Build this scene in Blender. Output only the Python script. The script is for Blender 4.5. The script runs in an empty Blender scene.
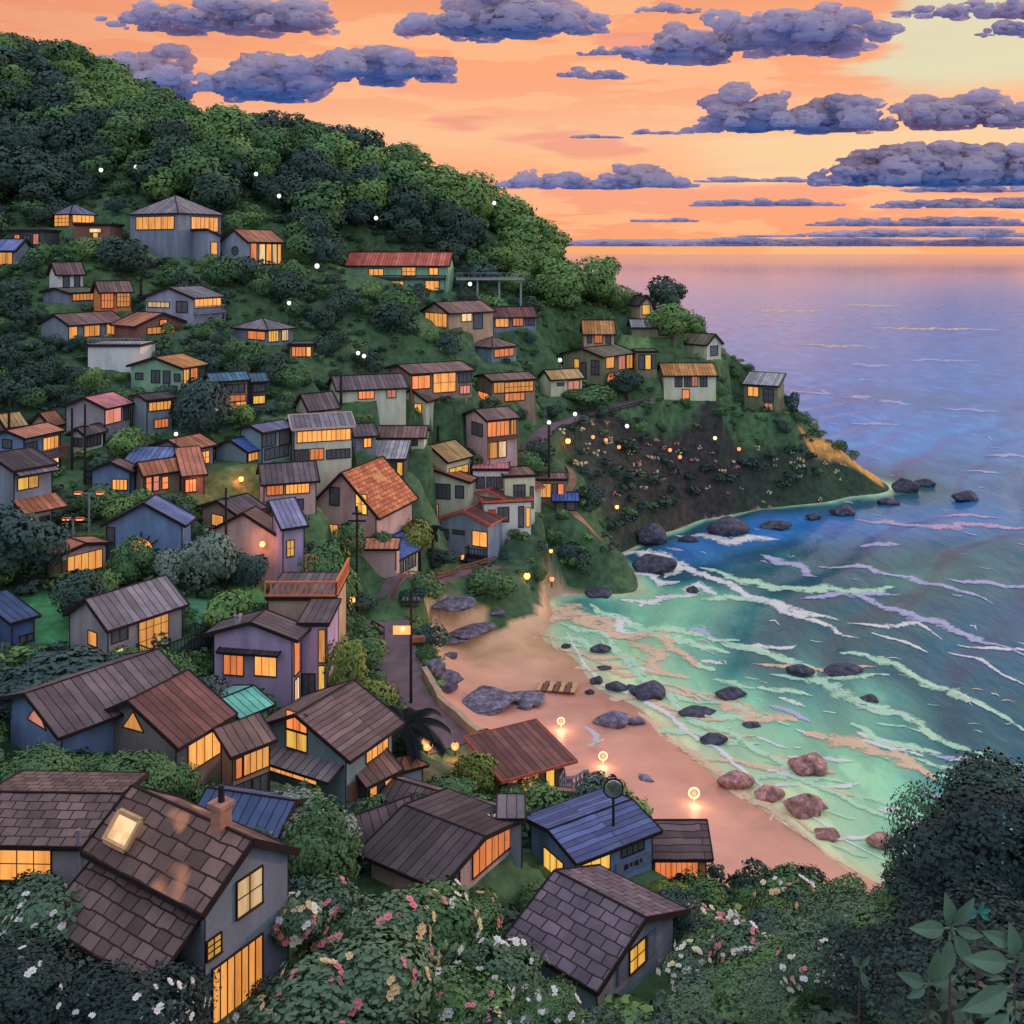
import bpy, math, random
import numpy as np
from mathutils import Vector, Matrix, noise as mnoise

R = math.radians
rnd = random.Random(11)
SC = bpy.context.scene
COL = SC.collection
H, F, HZ = 44.0, 1024.0, 253.0          # eye height above the sea, focal length and horizon in pixels

def lin(c):
    c = c / 255.0
    return c / 12.92 if c <= 0.04045 else ((c + 0.055) / 1.055) ** 2.4
def rgb(r, g, b):
    return (lin(r), lin(g), lin(b))
def alb(r, g, b, k=2.3, top=.82):
    return tuple(min(top, lin(v) * k) for v in (r, g, b))

# ------------------------------------------------------------------ objects
def tag(o, label=None, cat=None, group=None, kind=None):
    if label: o['label'] = label
    if cat: o['category'] = cat
    if group: o['group'] = group
    if kind: o['kind'] = kind
    return o
def empty(name, loc, rz=0):
    o = bpy.data.objects.new(name, None); COL.objects.link(o)
    o.location = loc; o.rotation_euler = (0, 0, rz); o.empty_display_size = .5
    return o
def link(name, me, parent=None, loc=None):
    o = bpy.data.objects.new(name, me); COL.objects.link(o)
    if parent is not None: o.parent = parent
    if loc is not None: o.location = loc
    return o
def copy_tree(o, parent=None):
    c = o.copy(); COL.objects.link(c)
    c.parent = parent
    for ch in list(o.children): copy_tree(ch, c)
    return c

class MB:
    def __init__(s): s.v = []; s.f = []; s.uv = []
    def poly(s, pts, uv=None):
        n = len(s.v); s.v += [tuple(p) for p in pts]; s.f.append(tuple(range(n, n + len(pts))))
        s.uv.append(uv if uv else [(0, 0)] * len(pts))
    def hexa(s, p):          # p: 8 points, bottom 4 ccw then top 4 ccw
        for q in ((3, 2, 1, 0), (4, 5, 6, 7), (0, 1, 5, 4), (1, 2, 6, 5), (2, 3, 7, 6), (3, 0, 4, 7)):
            s.poly([p[i] for i in q])
    def box(s, x0, x1, y0, y1, z0, z1):
        s.hexa([(x0, y0, z0), (x1, y0, z0), (x1, y1, z0), (x0, y1, z0), (x0, y0, z1), (x1, y0, z1), (x1, y1, z1), (x0, y1, z1)])
    def bar(s, a, b, w, h, up=(0, 0, 1)):
        a = Vector(a); b = Vector(b); d = (b - a)
        if d.length < 1e-5: return
        d.normalize(); u = Vector(up)
        sd = d.cross(u)
        if sd.length < 1e-3: sd = d.cross(Vector((1, 0, 0)))
        sd.normalize(); u = sd.cross(d)
        sd *= w / 2; u *= h / 2
        s.hexa([a - sd - u, a + sd - u, b + sd - u, b - sd - u, a - sd + u, a + sd + u, b + sd + u, b - sd + u])
    def cyl(s, a, b, r0, r1, n=8, caps=True):
        a = Vector(a); b = Vector(b); d = (b - a).normalized()
        sd = d.cross(Vector((0, 0, 1)))
        if sd.length < 1e-3: sd = Vector((1, 0, 0))
        sd.normalize(); u = d.cross(sd)
        A = [a + (sd * math.cos(t) + u * math.sin(t)) * r0 for t in [2 * math.pi * i / n for i in range(n)]]
        B = [b + (sd * math.cos(t) + u * math.sin(t)) * r1 for t in [2 * math.pi * i / n for i in range(n)]]
        for i in range(n):
            j = (i + 1) % n; s.poly([A[i], B[i], B[j], A[j]])
        if caps: s.poly(A); s.poly(B[::-1])
    def ball(s, c, r, n=8, m=6, sz=1.0):
        c = Vector(c); rows = []
        for i in range(m + 1):
            t = math.pi * i / m
            rows.append([c + Vector((math.sin(t) * math.cos(p) * r, math.sin(t) * math.sin(p) * r, math.cos(t) * r * sz)) for p in [2 * math.pi * k / n for k in range(n)]])
        for i in range(m):
            for k in range(n):
                j = (k + 1) % n
                if i == 0: s.poly([rows[0][0], rows[1][k], rows[1][j]])
                elif i == m - 1: s.poly([rows[i][k], rows[m][0], rows[i][j]])
                else: s.poly([rows[i][k], rows[i + 1][k], rows[i + 1][j], rows[i][j]])
    def torus(s, c, R_, r, n=20, m=8, axis='y'):
        c = Vector(c)
        def pt(a, b):
            q = R_ + r * math.cos(b)
            if axis == 'y': return c + Vector((q * math.cos(a), r * math.sin(b), q * math.sin(a)))
            return c + Vector((q * math.cos(a), q * math.sin(a), r * math.sin(b)))
        for i in range(n):
            for k in range(m):
                a0, a1 = 2 * math.pi * i / n, 2 * math.pi * (i + 1) / n; b0, b1 = 2 * math.pi * k / m, 2 * math.pi * (k + 1) / m
                s.poly([pt(a0, b0), pt(a1, b0), pt(a1, b1), pt(a0, b1)])
    def mesh(s, name, mat, smooth=False):
        me = bpy.data.meshes.new(name); me.from_pydata(s.v, [], s.f)
        uvl = me.uv_layers.new(name='UVMap'); flat = [c for f in s.uv for p in f for c in p]
        uvl.data.foreach_set('uv', flat)
        if mat: me.materials.append(mat)
        if smooth: me.polygons.foreach_set('use_smooth', [True] * len(me.polygons))
        me.update(); return me
    def build(s, name, mat, parent=None, smooth=False):
        return link(name, s.mesh(name, mat, smooth), parent)

# ------------------------------------------------------------------ materials
def nd(nt, t, loc=None, **kw):
    n = nt.nodes.new(t)
    for k, v in kw.items(): setattr(n, k, v)
    return n
MATS = {}
def base_mat(name):
    m = bpy.data.materials.new(name); m.use_nodes = True
    b = m.node_tree.nodes['Principled BSDF']; MATS[name] = m
    return m, m.node_tree, b
def mixrgb(nt, a, b, fac, mode='MIX'):
    n = nd(nt, 'ShaderNodeMix', data_type='RGBA', blend_type=mode)
    for i, v in ((0, fac), (6, a), (7, b)):
        if hasattr(v, 'is_linked'): nt.links.new(v, n.inputs[i])
        else: n.inputs[i].default_value = (v if i == 0 else (*v, 1))
    return n.outputs[2]
def math_(nt, op, a, b=0.0, c=None, clamp=False):
    n = nd(nt, 'ShaderNodeMath', operation=op); n.use_clamp = clamp
    for i, v in enumerate((a, b, c)):
        if v is None: continue
        if hasattr(v, 'is_linked'): nt.links.new(v, n.inputs[i])
        else: n.inputs[i].default_value = v
    return n.outputs[0]
def noise_(nt, vec, scale, detail=3.0, rough=.55):
    n = nd(nt, 'ShaderNodeTexNoise'); n.inputs['Scale'].default_value = scale; n.inputs['Detail'].default_value = detail
    n.inputs['Roughness'].default_value = rough
    if vec is not None: nt.links.new(vec, n.inputs['Vector'])
    return n.outputs['Fac']
def ramp_(nt, fac, stops, interp='LINEAR'):
    n = nd(nt, 'ShaderNodeValToRGB'); n.color_ramp.interpolation = interp
    el = n.color_ramp.elements
    while len(el) < len(stops): el.new(.5)
    for e, (p, c) in zip(el, stops): e.position = p; e.color = (*c, 1) if len(c) == 3 else c
    nt.links.new(fac, n.inputs[0]); return n.outputs[0]
def scl(c, k): return tuple(min(.9, v * k) for v in c)

def plaster(name, c, var=.30, rough=.9):
    m, nt, b = base_mat(name); b.inputs['Roughness'].default_value = rough; b.inputs['Specular IOR Level'].default_value = .2
    tc = nd(nt, 'ShaderNodeTexCoord')
    mp = nd(nt, 'ShaderNodeMapping'); mp.inputs['Scale'].default_value = (1, 1, .25); nt.links.new(tc.outputs['Object'], mp.inputs[0])
    f1 = noise_(nt, mp.outputs[0], .9, 4); f2 = noise_(nt, tc.outputs['Object'], 7, 3)
    f = math_(nt, 'ADD', math_(nt, 'MULTIPLY', f1, .75), math_(nt, 'MULTIPLY', f2, .25))
    col = ramp_(nt, f, [(.3, scl(c, 1 - var)), (.52, c), (.7, scl(c, 1 + var))])
    nt.links.new(col, b.inputs['Base Color'])
    bp = nd(nt, 'ShaderNodeBump'); bp.inputs['Strength'].default_value = .25; bp.inputs['Distance'].default_value = .03
    nt.links.new(f2, bp.inputs['Height']); nt.links.new(bp.outputs[0], b.inputs['Normal'])
    return m
def roofing(name, c, kind='rib', var=.35, accent=None, rough=.7, bw=None, rh=None):
    """bands of metal sheet, courses of tiles or long planks, laid out in metres on the roof's own UVs"""
    m, nt, b = base_mat(name); b.inputs['Roughness'].default_value = rough; b.inputs['Specular IOR Level'].default_value = .3
    tc = nd(nt, 'ShaderNodeTexCoord')
    br = nd(nt, 'ShaderNodeTexBrick')
    wob = noise_(nt, tc.outputs['UV'], .8, 2)
    vm = nd(nt, 'ShaderNodeVectorMath', operation='ADD'); cm = nd(nt, 'ShaderNodeCombineXYZ')
    nt.links.new(math_(nt, 'MULTIPLY', math_(nt, 'SUBTRACT', wob, .5), .18), cm.inputs[0]); nt.links.new(math_(nt, 'MULTIPLY', math_(nt, 'SUBTRACT', wob, .5), .22), cm.inputs[1])
    nt.links.new(tc.outputs['UV'], vm.inputs[0]); nt.links.new(cm.outputs[0], vm.inputs[1])
    nt.links.new(vm.outputs[0], br.inputs['Vector'])
    W, Hh, ms, off = {'rib': (.55, 60, .035, 0), 'tile': (.62, .5, .032, .5), 'course': (7, .42, .03, .5), 'bigtile': (.8, .52, .035, .5)}[kind]
    br.offset = off; br.inputs['Scale'].default_value = 1
    br.inputs['Brick Width'].default_value = bw or W; br.inputs['Row Height'].default_value = rh or Hh
    br.inputs['Mortar Size'].default_value = ms; br.inputs['Mortar Smooth'].default_value = .2
    br.inputs['Color1'].default_value = (*scl(c, 1 - var), 1); br.inputs['Color2'].default_value = (*scl(c, 1 + var), 1)
    br.inputs['Mortar'].default_value = (*scl(c, .16), 1); br.inputs['Bias'].default_value = 0
    n1 = noise_(nt, tc.outputs['UV'], .55, 5, .6)
    col = mixrgb(nt, br.outputs['Color'], ramp_(nt, n1, [(.3, (.62, .62, .66)), (.7, (1.25, 1.2, 1.15))]), 1.0, 'MULTIPLY')
    if accent:
        n2 = noise_(nt, tc.outputs['UV'], .35, 2)
        col = mixrgb(nt, col, mixrgb(nt, br.outputs['Color'], accent, .75), ramp_(nt, n2, [(.56, (0, 0, 0)), (.62, (1, 1, 1))]))
    nt.links.new(col, b.inputs['Base Color'])
    bp = nd(nt, 'ShaderNodeBump'); bp.inputs['Strength'].default_value = .6; bp.inputs['Distance'].default_value = .05; bp.invert = True
    nt.links.new(br.outputs['Fac'], bp.inputs['Height']); nt.links.new(bp.outputs[0], b.inputs['Normal'])
    return m
def simple(name, c, rough=.8, var=.2, scale=3.0, metal=0, spec=.3):
    m, nt, b = base_mat(name); b.inputs['Roughness'].default_value = rough; b.inputs['Metallic'].default_value = metal
    b.inputs['Specular IOR Level'].default_value = spec
    tc = nd(nt, 'ShaderNodeTexCoord'); f = noise_(nt, tc.outputs['Object'], scale, 4)
    nt.links.new(ramp_(nt, f, [(.3, scl(c, 1 - var)), (.7, scl(c, 1 + var))]), b.inputs['Base Color'])
    return m
def glow(name, c, s=1.0, var=.35, scale=1.6):
    m, nt, b = base_mat(name)
    tc = nd(nt, 'ShaderNodeTexCoord'); mp = nd(nt, 'ShaderNodeMapping'); mp.inputs['Scale'].default_value = (1.6, 1.6, .18)
    nt.links.new(tc.outputs['Object'], mp.inputs[0])
    f = noise_(nt, mp.outputs[0], scale, 3)
    col = ramp_(nt, f, [(.3, (c[0] * (1 - var), c[1] * (1 - var * 1.3), c[2] * (1 - var * 1.5))), (.55, c), (.75, (min(1, c[0] * 1.08), min(1, c[1] * 1.12), min(1, c[2] * 1.35)))])
    b.inputs['Base Color'].default_value = (.1, .06, .03, 1); b.inputs['Roughness'].default_value = .4
    nt.links.new(col, b.inputs['Emission Color']); oi = nd(nt, 'ShaderNodeObjectInfo'); nt.links.new(math_(nt, 'ADD', s * (.55 if var > .1 else 1.0), math_(nt, 'MULTIPLY', oi.outputs['Random'], s * (.62 if var > .1 else 0.0))), b.inputs['Emission Strength'])
    return m
def leafmat(name, dark, light):
    m, nt, b = base_mat(name); b.inputs['Roughness'].default_value = .75; b.inputs['Specular IOR Level'].default_value = .12
    at = nd(nt, 'ShaderNodeAttribute'); at.attribute_name = 'tint'
    oi = nd(nt, 'ShaderNodeObjectInfo')
    f = math_(nt, 'ADD', math_(nt, 'MULTIPLY', at.outputs['Fac'], .8), math_(nt, 'MULTIPLY', oi.outputs['Random'], .25))
    nt.links.new(ramp_(nt, f, [(.1, dark), (.9, light)]), b.inputs['Base Color'])
    return m

W = lambda n, *c: plaster('wall_' + n, alb(*c, k=2.3))
for n, c in dict(bluegrey=(108, 114, 130), slate=(96, 102, 116), grey=(118, 112, 118), white=(178, 174, 168), cream=(174, 160, 136), sage=(150, 152, 136),
                 green=(104, 132, 112), olive=(98, 98, 78), lavender=(132, 116, 142), pink=(146, 124, 124), brown=(112, 94, 84), redbrown=(100, 70, 64),
                 orange=(158, 100, 62), blue=(86, 104, 134), teal=(92, 110, 118), dark=(58, 58, 66), navy=(62, 76, 112), tan=(138, 118, 100), mint=(100, 160, 140), stone=(96, 92, 92)).items(): W(n, *c)
T = lambda n, k, *c, **kw: roofing('roof_' + n, alb(*c, k=1.85), k, **kw)
T('slate', 'rib', 104, 104, 130); T('slateblue', 'rib', 92, 108, 152); T('blue', 'rib', 66, 90, 150, var=.2); T('navy', 'rib', 62, 78, 112, var=.2)
T('brown', 'rib', 114, 90, 86); T('brownorange', 'rib', 158, 104, 80); T('orange', 'rib', 200, 120, 72); T('salmon', 'rib', 190, 112, 90, var=.2); T('pink', 'rib', 205, 112, 118, var=.2)
T('red', 'rib', 176, 88, 74); T('redbrown', 'rib', 102, 68, 66); T('greybrown', 'rib', 94, 82, 86); T('grey', 'rib', 112, 106, 114); T('tan', 'rib', 190, 140, 96)
T('teal', 'rib', 66, 104, 122); T('mint', 'rib', 102, 190, 160, var=.15); T('olive', 'rib', 100, 98, 82); T('pale', 'rib', 140, 142, 146); T('dark', 'rib', 66, 58, 62); T('metal', 'rib', 128, 128, 160, bw=.5)
T('orangetile', 'bigtile', 182, 100, 70, accent=alb(225, 140, 90, 1.5)); T('tile', 'tile', 94, 78, 76); T('browntile', 'bigtile', 98, 78, 74, accent=alb(200, 132, 96, 1.5), var=.4)
T('mauvetile', 'bigtile', 92, 82, 94, var=.3); T('course', 'course', 100, 82, 82); T('bluecourse', 'course', 74, 86, 128)
T('plain', 'course', 120, 90, 80, rh=30)
simple('trim', rgb(46, 34, 38), .8); simple('trim_red', alb(150, 72, 58), .8); simple('trim_light', alb(150, 130, 120), .8); simple('wood', alb(92, 64, 54), .8); simple('wood_orange', alb(178, 92, 62), .7)
simple('frame', rgb(62, 42, 38), .7); simple('frame_light', alb(150, 120, 92), .7); simple('glass_dark', rgb(98, 102, 112), .25, spec=.5); simple('brick', alb(130, 92, 80), .9)
simple('metal_dark', rgb(42, 42, 50), .5); simple('post_grey', alb(96, 96, 112), .6); simple('pole', rgb(52, 42, 44), .8); simple('concrete', alb(112, 108, 112), .9)
simple('shutter', alb(84, 90, 112), .8); simple('sign', rgb(56, 50, 66), .6)
glow('lit_amber', rgb(255, 172, 88), 1.0); glow('lit_yellow', rgb(255, 196, 90), 1.0); glow('lit_orange', rgb(250, 142, 82), 1.0); glow('lit_pink', rgb(238, 150, 130), .8)
glow('lit_cream', rgb(255, 216, 160), 1.0); glow('lamp_white', rgb(250, 250, 245), 1.6, var=.05); glow('lamp_orange', rgb(255, 150, 80), 4, var=.05); glow('lamp_cream', rgb(255, 225, 170), 1.5, var=.05)
glow('lamp_amber', rgb(255, 165, 105), 1.3, var=.05)
simple('bark', alb(62, 50, 50), .95, .3, 6)
leafmat('leaf_dark', (.038, .072, .070), (.090, .150, .112)); leafmat('leaf_mid', (.068, .148, .074), (.165, .310, .125)); leafmat('leaf_light', (.130, .255, .085), (.265, .430, .150))
leafmat('leaf_blue', (.045, .085, .095), (.110, .185, .160)); leafmat('leaf_lime', (.17, .23, .06), (.38, .45, .13)); leafmat('leaf_pale', (.15, .22, .18), (.34, .43, .36))
leafmat('leaf_night', (.022, .038, .046), (.056, .092, .088)); leafmat('leaf_garden', (.075, .145, .100), (.185, .300, .180))
leafmat('leaf_frond', (.012, .020, .022), (.028, .046, .040))
for n, c in dict(white=(222, 226, 232), pink=(216, 120, 130), peach=(232, 170, 130), yellow=(226, 214, 150), cream=(238, 212, 180)).items():
    simple('petal_' + n, tuple(min(.85, lin(v) * 1.55) for v in c), .7, .1)
for n, c in dict(rock_dark=(54, 54, 66), rock_pink=(120, 88, 86), rock_slate=(82, 78, 92)).items():
    m, nt, b = base_mat(n); b.inputs['Roughness'].default_value = .8; b.inputs['Specular IOR Level'].default_value = .25
    tc = nd(nt, 'ShaderNodeTexCoord'); gm = nd(nt, 'ShaderNodeNewGeometry'); f = noise_(nt, gm.outputs['Position'], 1.6, 6, .65)
    nt.links.new(ramp_(nt, f, [(.32, alb(*[v * .62 for v in c])), (.5, alb(*c)), (.66, alb(*[min(255, v * 1.4) for v in c]))]), b.inputs['Base Color'])
    bp = nd(nt, 'ShaderNodeBump'); bp.inputs['Strength'].default_value = .9; bp.inputs['Distance'].default_value = .25; nt.links.new(f, bp.inputs['Height']); nt.links.new(bp.outputs[0], b.inputs['Normal'])

# ------------------------------------------------------------------ terrain
GP = [  # (px, py, depth) points of the bare ground seen from the look-out
 (0,1024,28),(30,900,42),(30,780,57),(30,690,68),(10,640,76),(30,585,84),(60,560,88),(30,500,99),(30,450,109),(30,400,121),(30,350,133),(30,300,147),(30,250,162),(30,205,182),(20,120,225),
 (150,1024,33),(150,930,41),(150,790,59),(150,690,71),(150,600,83),(150,560,89),(150,500,101),(150,440,113),(150,390,125),(150,330,139),(150,280,153),(150,240,168),(150,190,190),(150,140,225),
 (300,1024,36),(300,900,49),(300,790,65),(300,690,78),(300,600,92),(300,520,104),(300,460,114),(300,400,130),(300,330,147),(300,270,167),(300,200,198),
 (400,1024,38),(400,880,53),(400,800,67),(400,720,81),(405,650,100),(400,605,108),(400,570,113),(400,520,119),(400,450,128),(400,390,140),(400,320,157),(400,290,170),(400,240,194),(400,190,222),
 (480,1024,40),(480,900,53),(480,840,64),(480,770,80),(470,560,124),(500,520,129),(500,460,138),(480,400,150),(480,350,165),(500,300,184),(500,250,210),
 (560,900,58),(560,840,70),(600,1010,48),(600,940,55),(540,1024,43),(650,900,63),(690,985,45),(700,1024,31),(760,920,56),(800,905,62),(860,935,42),(790,1024,21),(900,1024,14),(1000,1000,11),(1024,880,17),(960,900,22),(900,960,21),(1040,1024,9),
 (540,520,138),(570,515,140),(590,512,141),(530,497,141),(560,472,150),(520,455,147),(550,425,160),(640,402,172),(600,430,161),(590,470,152),(600,395,172),(600,350,182),(600,312,191),(560,300,192),(640,318,192),(700,345,190),(700,402,181),(770,385,190),(760,412,184),(800,430,189),(850,456,191),(650,470,165),(700,470,173),(780,470,181),(840,482,187),
]
SKY = [(-40,40,282),(0,42,280),(60,44,278),(100,52,274),(150,88,268),(200,112,264),(250,122,260),(300,136,256),(345,142,250),(400,150,244),(450,178,236),(490,190,228),(530,215,220),(560,240,213),(590,262,206)]
WP = []
for px, py in ((640,592),(600,594),(585,593),(540,597),(612,556),(650,536),(700,519),(760,509),(820,503),(868,494),(888,487),(475,604)):
    GP.append((px, py, H * F / (py - HZ)))
def wp(px, d, z): WP.append(((px - 512) / F * d, d, z))
for px, py, d in SKY:
    z = H - (py - HZ) / F * d - 9.2
    wp(px, d, z); wp(px, d + 34, z - 10); wp(px, d + 75, z - 34)
# beach and sea bed
for px, py, z in ((425,640,1.7),(440,690,1.9),(478,735,1.9),(540,775,1.9),(600,812,1.9),(655,850,1.8),(735,890,1.6),(470,640,.9),(500,690,.9),(560,720,.6),(600,760,.9),(680,800,.8),(740,840,.7),(800,875,.8),
                  (520,625,.7),(545,648,.35),(510,655,.9),(560,676,.2),(575,690,.15),(640,712,.1),(710,780,.1),(765,815,.1),(830,862,.1)):
    GP.append((px, py, (H - z) * F / (py - HZ)))
for px, d, z in ((1024,200,-6),(1100,150,-5),(1024,125,-4.2),(900,155,-4),(760,150,-3.6),(700,135,-2.6),(650,138,-1.6),(640,121,-1.1),(620,108,-.35),(700,112,-1.6),(680,98,-.45),(800,110,-2.2),(900,112,-2.9),(760,88,-.5),(850,92,-1.1),(950,96,-2),(840,79,-.5),(900,80,-.8),(1000,80,-1.8),(1100,70,-2),(950,68,-.2),(950,52,7),(1050,50,6),(1100,30,18),(1100,100,-3),
                 (650,300,-5),(560,330,-3),(720,250,-5),(800,225,-5),(930,215,-6),(1000,300,-7),(700,340,-7),(830,205,-1),(1200,250,-8),
                 (-100,30,22),(-100,60,17),(-120,100,20),(-120,150,40),(-120,200,64),(-120,280,98),(-120,330,90),(520,18,30),(700,10,35),(900,6,37),(300,20,27),(1100,5,37),(100,12,30)):
    wp(px, d, z)
pts = [((px - 512) / F * d, d, H - (py - HZ) / F * d) for px, py, d in GP] + WP
PX = np.array(pts)
def _phi(r2): return .5 * r2 * np.log(r2 + 1e-9)
def tps_fit(xy, z, lam):
    n = len(xy); d2 = ((xy[:, None] - xy[None]) ** 2).sum(-1)
    K = _phi(d2) + lam * np.eye(n); Pm = np.hstack([np.ones((n, 1)), xy])
    A = np.block([[K, Pm], [Pm.T, np.zeros((3, 3))]])
    return np.linalg.solve(A, np.concatenate([z, np.zeros(3)]))
CX_ = PX[:, :2] / 50.0
WT = tps_fit(CX_, PX[:, 2], .004)
def ground(x, y):
    q = np.stack([np.ravel(x), np.ravel(y)], -1) / 50.0; out = np.empty(len(q))
    for i in range(0, len(q), 20000):
        s = q[i:i + 20000]; d2 = ((s[:, None] - CX_[None]) ** 2).sum(-1)
        out[i:i + 20000] = _phi(d2) @ WT[:-3] + WT[-3] + s @ WT[-2:]
    return out.reshape(np.shape(x))
def gz(x, y): return float(ground(np.array([x]), np.array([y]))[0])
_D = np.concatenate([np.arange(5, 60, .25), np.arange(60, 345, .5)])
def hit(px, py, sea=True):
    xs = (px - 512) / F * _D; zs = H - (py - HZ) / F * _D
    g = ground(xs, _D)
    if sea: g = np.maximum(g, 0)
    w = np.nonzero(g >= zs)[0]
    if len(w) == 0: return None
    i = w[0]
    if i == 0: d = _D[0]
    else:
        a0, a1 = g[i - 1] - zs[i - 1], g[i] - zs[i]; t = -a0 / (a1 - a0); d = _D[i - 1] + t * (_D[i] - _D[i - 1])
    return ((px - 512) / F * d, d, H - (py - HZ) / F * d)
def proj(p): return 512 + F * p[0] / p[1], HZ + F * (H - p[2]) / p[1]
# ------------------------------------------------------------------ ground sheets
def inpoly(px, py, poly):
    c = np.zeros(np.shape(px), bool); n = len(poly)
    for i in range(n):
        x0, y0 = poly[i]; x1, y1 = poly[(i + 1) % n]
        if y0 == y1: continue
        k = ((y0 > py) != (y1 > py)) & (px < (x1 - x0) * (py - y0) / (y1 - y0) + x0); c ^= k
    return c
BEACH = [(405,655),(424,622),(470,598),(520,594),(560,592),(660,600),(780,700),(900,800),(960,900),(880,915),(790,935),(735,905),(652,868),(596,826),(540,790),(476,742),(448,706),(418,684)]
CLIFF = [(548,424),(600,422),(660,440),(740,447),(830,458),(900,484),(890,500),(760,520),(645,560),(612,548),(598,500),(572,465)]
LAWNS = [([(224,588),(268,586),(282,604),(262,612),(224,622)],(98,150,92)), ([(178,600),(222,598),(222,626),(186,630)],(70,118,92)), ([(10,596),(78,594),(66,640),(0,640)],(70,126,84)),
         ([(426,700),(446,690),(480,735),(450,742)],(86,112,72)), ([(590,330),(640,320),(655,345),(640,372),(612,350)],(92,120,76)), ([(380,790),(470,745),(490,800),(400,815)],(84,86,64)), ([(185,470),(262,462),(262,500),(200,506)],(96,98,58)), ([(400,500),(440,520),(450,570),(400,560)],(60,84,60))]
def grass_col(px, py, d):
    return None
xs = np.concatenate([np.arange(-190, -20, 1.1), np.arange(-20, 40, .8), np.arange(40, 150, 1.1), np.arange(150, 301, 4)])
ys = np.concatenate([np.arange(1.2, 60, .7), np.arange(60, 200, .9), np.arange(200, 346, 1.8)])
X, Y = np.meshgrid(xs, ys); Zt = ground(X, Y)
rg = np.random.default_rng(5)
def fbm(X, Y, s, oct=4, seed=0):
    r = np.random.default_rng(seed); out = np.zeros_like(X); a = 1.0
    for o in range(oct):
        for k in range(3):
            th = r.uniform(0, 6.28); ph = r.uniform(0, 6.28); f = s * 2 ** o * r.uniform(.8, 1.25)
            out += a * np.sin(f * (X * np.cos(th) + Y * np.sin(th)) + ph + 1.3 * np.sin(f * .7 * (X * np.sin(th) - Y * np.cos(th)) + ph * 2))
        a *= .5
    return out / 5.0
PXX = 512 + F * X / Y; PYY = HZ + F * (H - Zt) / Y
sand = inpoly(PXX, PYY, BEACH) & (Zt < 2.7) & ((Zt < 1.1) | (PXX < 490) | (PYY > 640)) & (Y > 64) | (Zt < -.4)
cliff = inpoly(PXX, PYY, CLIFF) & (Zt > -.4) & (Y > 148)
rough_ = fbm(X, Y, .35, 4, 3)
Zt = Zt + np.where(sand, rough_ * .05, rough_ * .22) + np.where(cliff, fbm(X, Y, .22, 4, 9) * 1.0, 0)
g0 = np.array(alb(46, 66, 54, 1.9)); g1 = np.array(alb(70, 96, 62, 1.9))
t = np.clip(.5 + .5 * fbm(X, Y, .08, 4, 21), 0, 1)[..., None]
colr = g0 * (1 - t) + g1 * t
c0 = np.array(alb(58, 54, 54, 1.6)); c1 = np.array(alb(44, 62, 50, 1.7)); t2 = np.clip(.5 + .8 * fbm(X, Y, .12, 4, 8) + np.clip((PXX - 700) / 250, -.3, .5), 0, 1)[..., None]
colr = np.where(cliff[..., None], c0 * (1 - t2) + c1 * t2, colr)
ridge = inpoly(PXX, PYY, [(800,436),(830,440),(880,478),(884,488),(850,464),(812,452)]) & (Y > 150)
colr = np.where(ridge[..., None], np.array(alb(200, 140, 80, 1.6)), colr)  # orange low-sun light on the headland crest, painted into the ground colour
for poly, c in LAWNS:
    k = inpoly(PXX, PYY, poly) & (Y > 60); colr = np.where(k[..., None], np.array(alb(*c, 2.0)), colr)
# sand: dry cream at the head of the cove, rosy along the beach, darker where the swash has wetted it
s0 = np.array(alb(226, 146, 128, 1.4)); s1 = np.array(alb(228, 164, 130, 1.4)); tt = np.clip((Y - 100) / 14, 0, 1)[..., None]
sc_ = s0 * (1 - tt) + s1 * tt
wet = np.clip((Zt - .1) / .45, 0, 1)[..., None]
sc_ = sc_ * (.82 + .18 * wet) * (1 + .07 * fbm(X, Y, .5, 4, 2))[..., None]
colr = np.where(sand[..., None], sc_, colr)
def grid_mesh(name, mask, mat):
    ny, nx = X.shape
    q = mask[:-1, :-1]
    jj, ii = np.nonzero(q); a = jj * nx + ii
    quads = np.stack([a, a + 1, a + nx + 1, a + nx], 1)
    used = np.unique(quads); mp = np.full(nx * ny, -1); mp[used] = np.arange(len(used))
    quads = mp[quads]
    co = np.stack([X, Y, Zt], -1).reshape(-1, 3)[used]
    me = np_mesh(name, co, quads, mat, smooth=True)
    ca = me.color_attributes.new('tone', 'FLOAT_COLOR', 'POINT')
    cc = np.concatenate([colr.reshape(-1, 3)[used], np.ones((len(used), 1))], 1); ca.data.foreach_set('color', cc.astype(np.float32).ravel())
    return link(name, me)
def np_mesh(name, co, faces, mat, smooth=False, normals=None):
    me = bpy.data.meshes.new(name); n, k = faces.shape
    me.vertices.add(len(co)); me.vertices.foreach_set('co', np.asarray(co, np.float32).ravel())
    me.loops.add(n * k); me.loops.foreach_set('vertex_index', faces.astype(np.int32).ravel())
    me.polygons.add(n); me.polygons.foreach_set('loop_start', np.arange(0, n * k, k, dtype=np.int32)); me.polygons.foreach_set('loop_total', np.full(n, k, np.int32))
    if smooth: me.polygons.foreach_set('use_smooth', np.ones(n, bool))
    if mat: me.materials.append(mat)
    me.update(calc_edges=True)
    if normals is not None: me.normals_split_custom_set_from_vertices([tuple(v) for v in normals])
    return me
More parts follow.
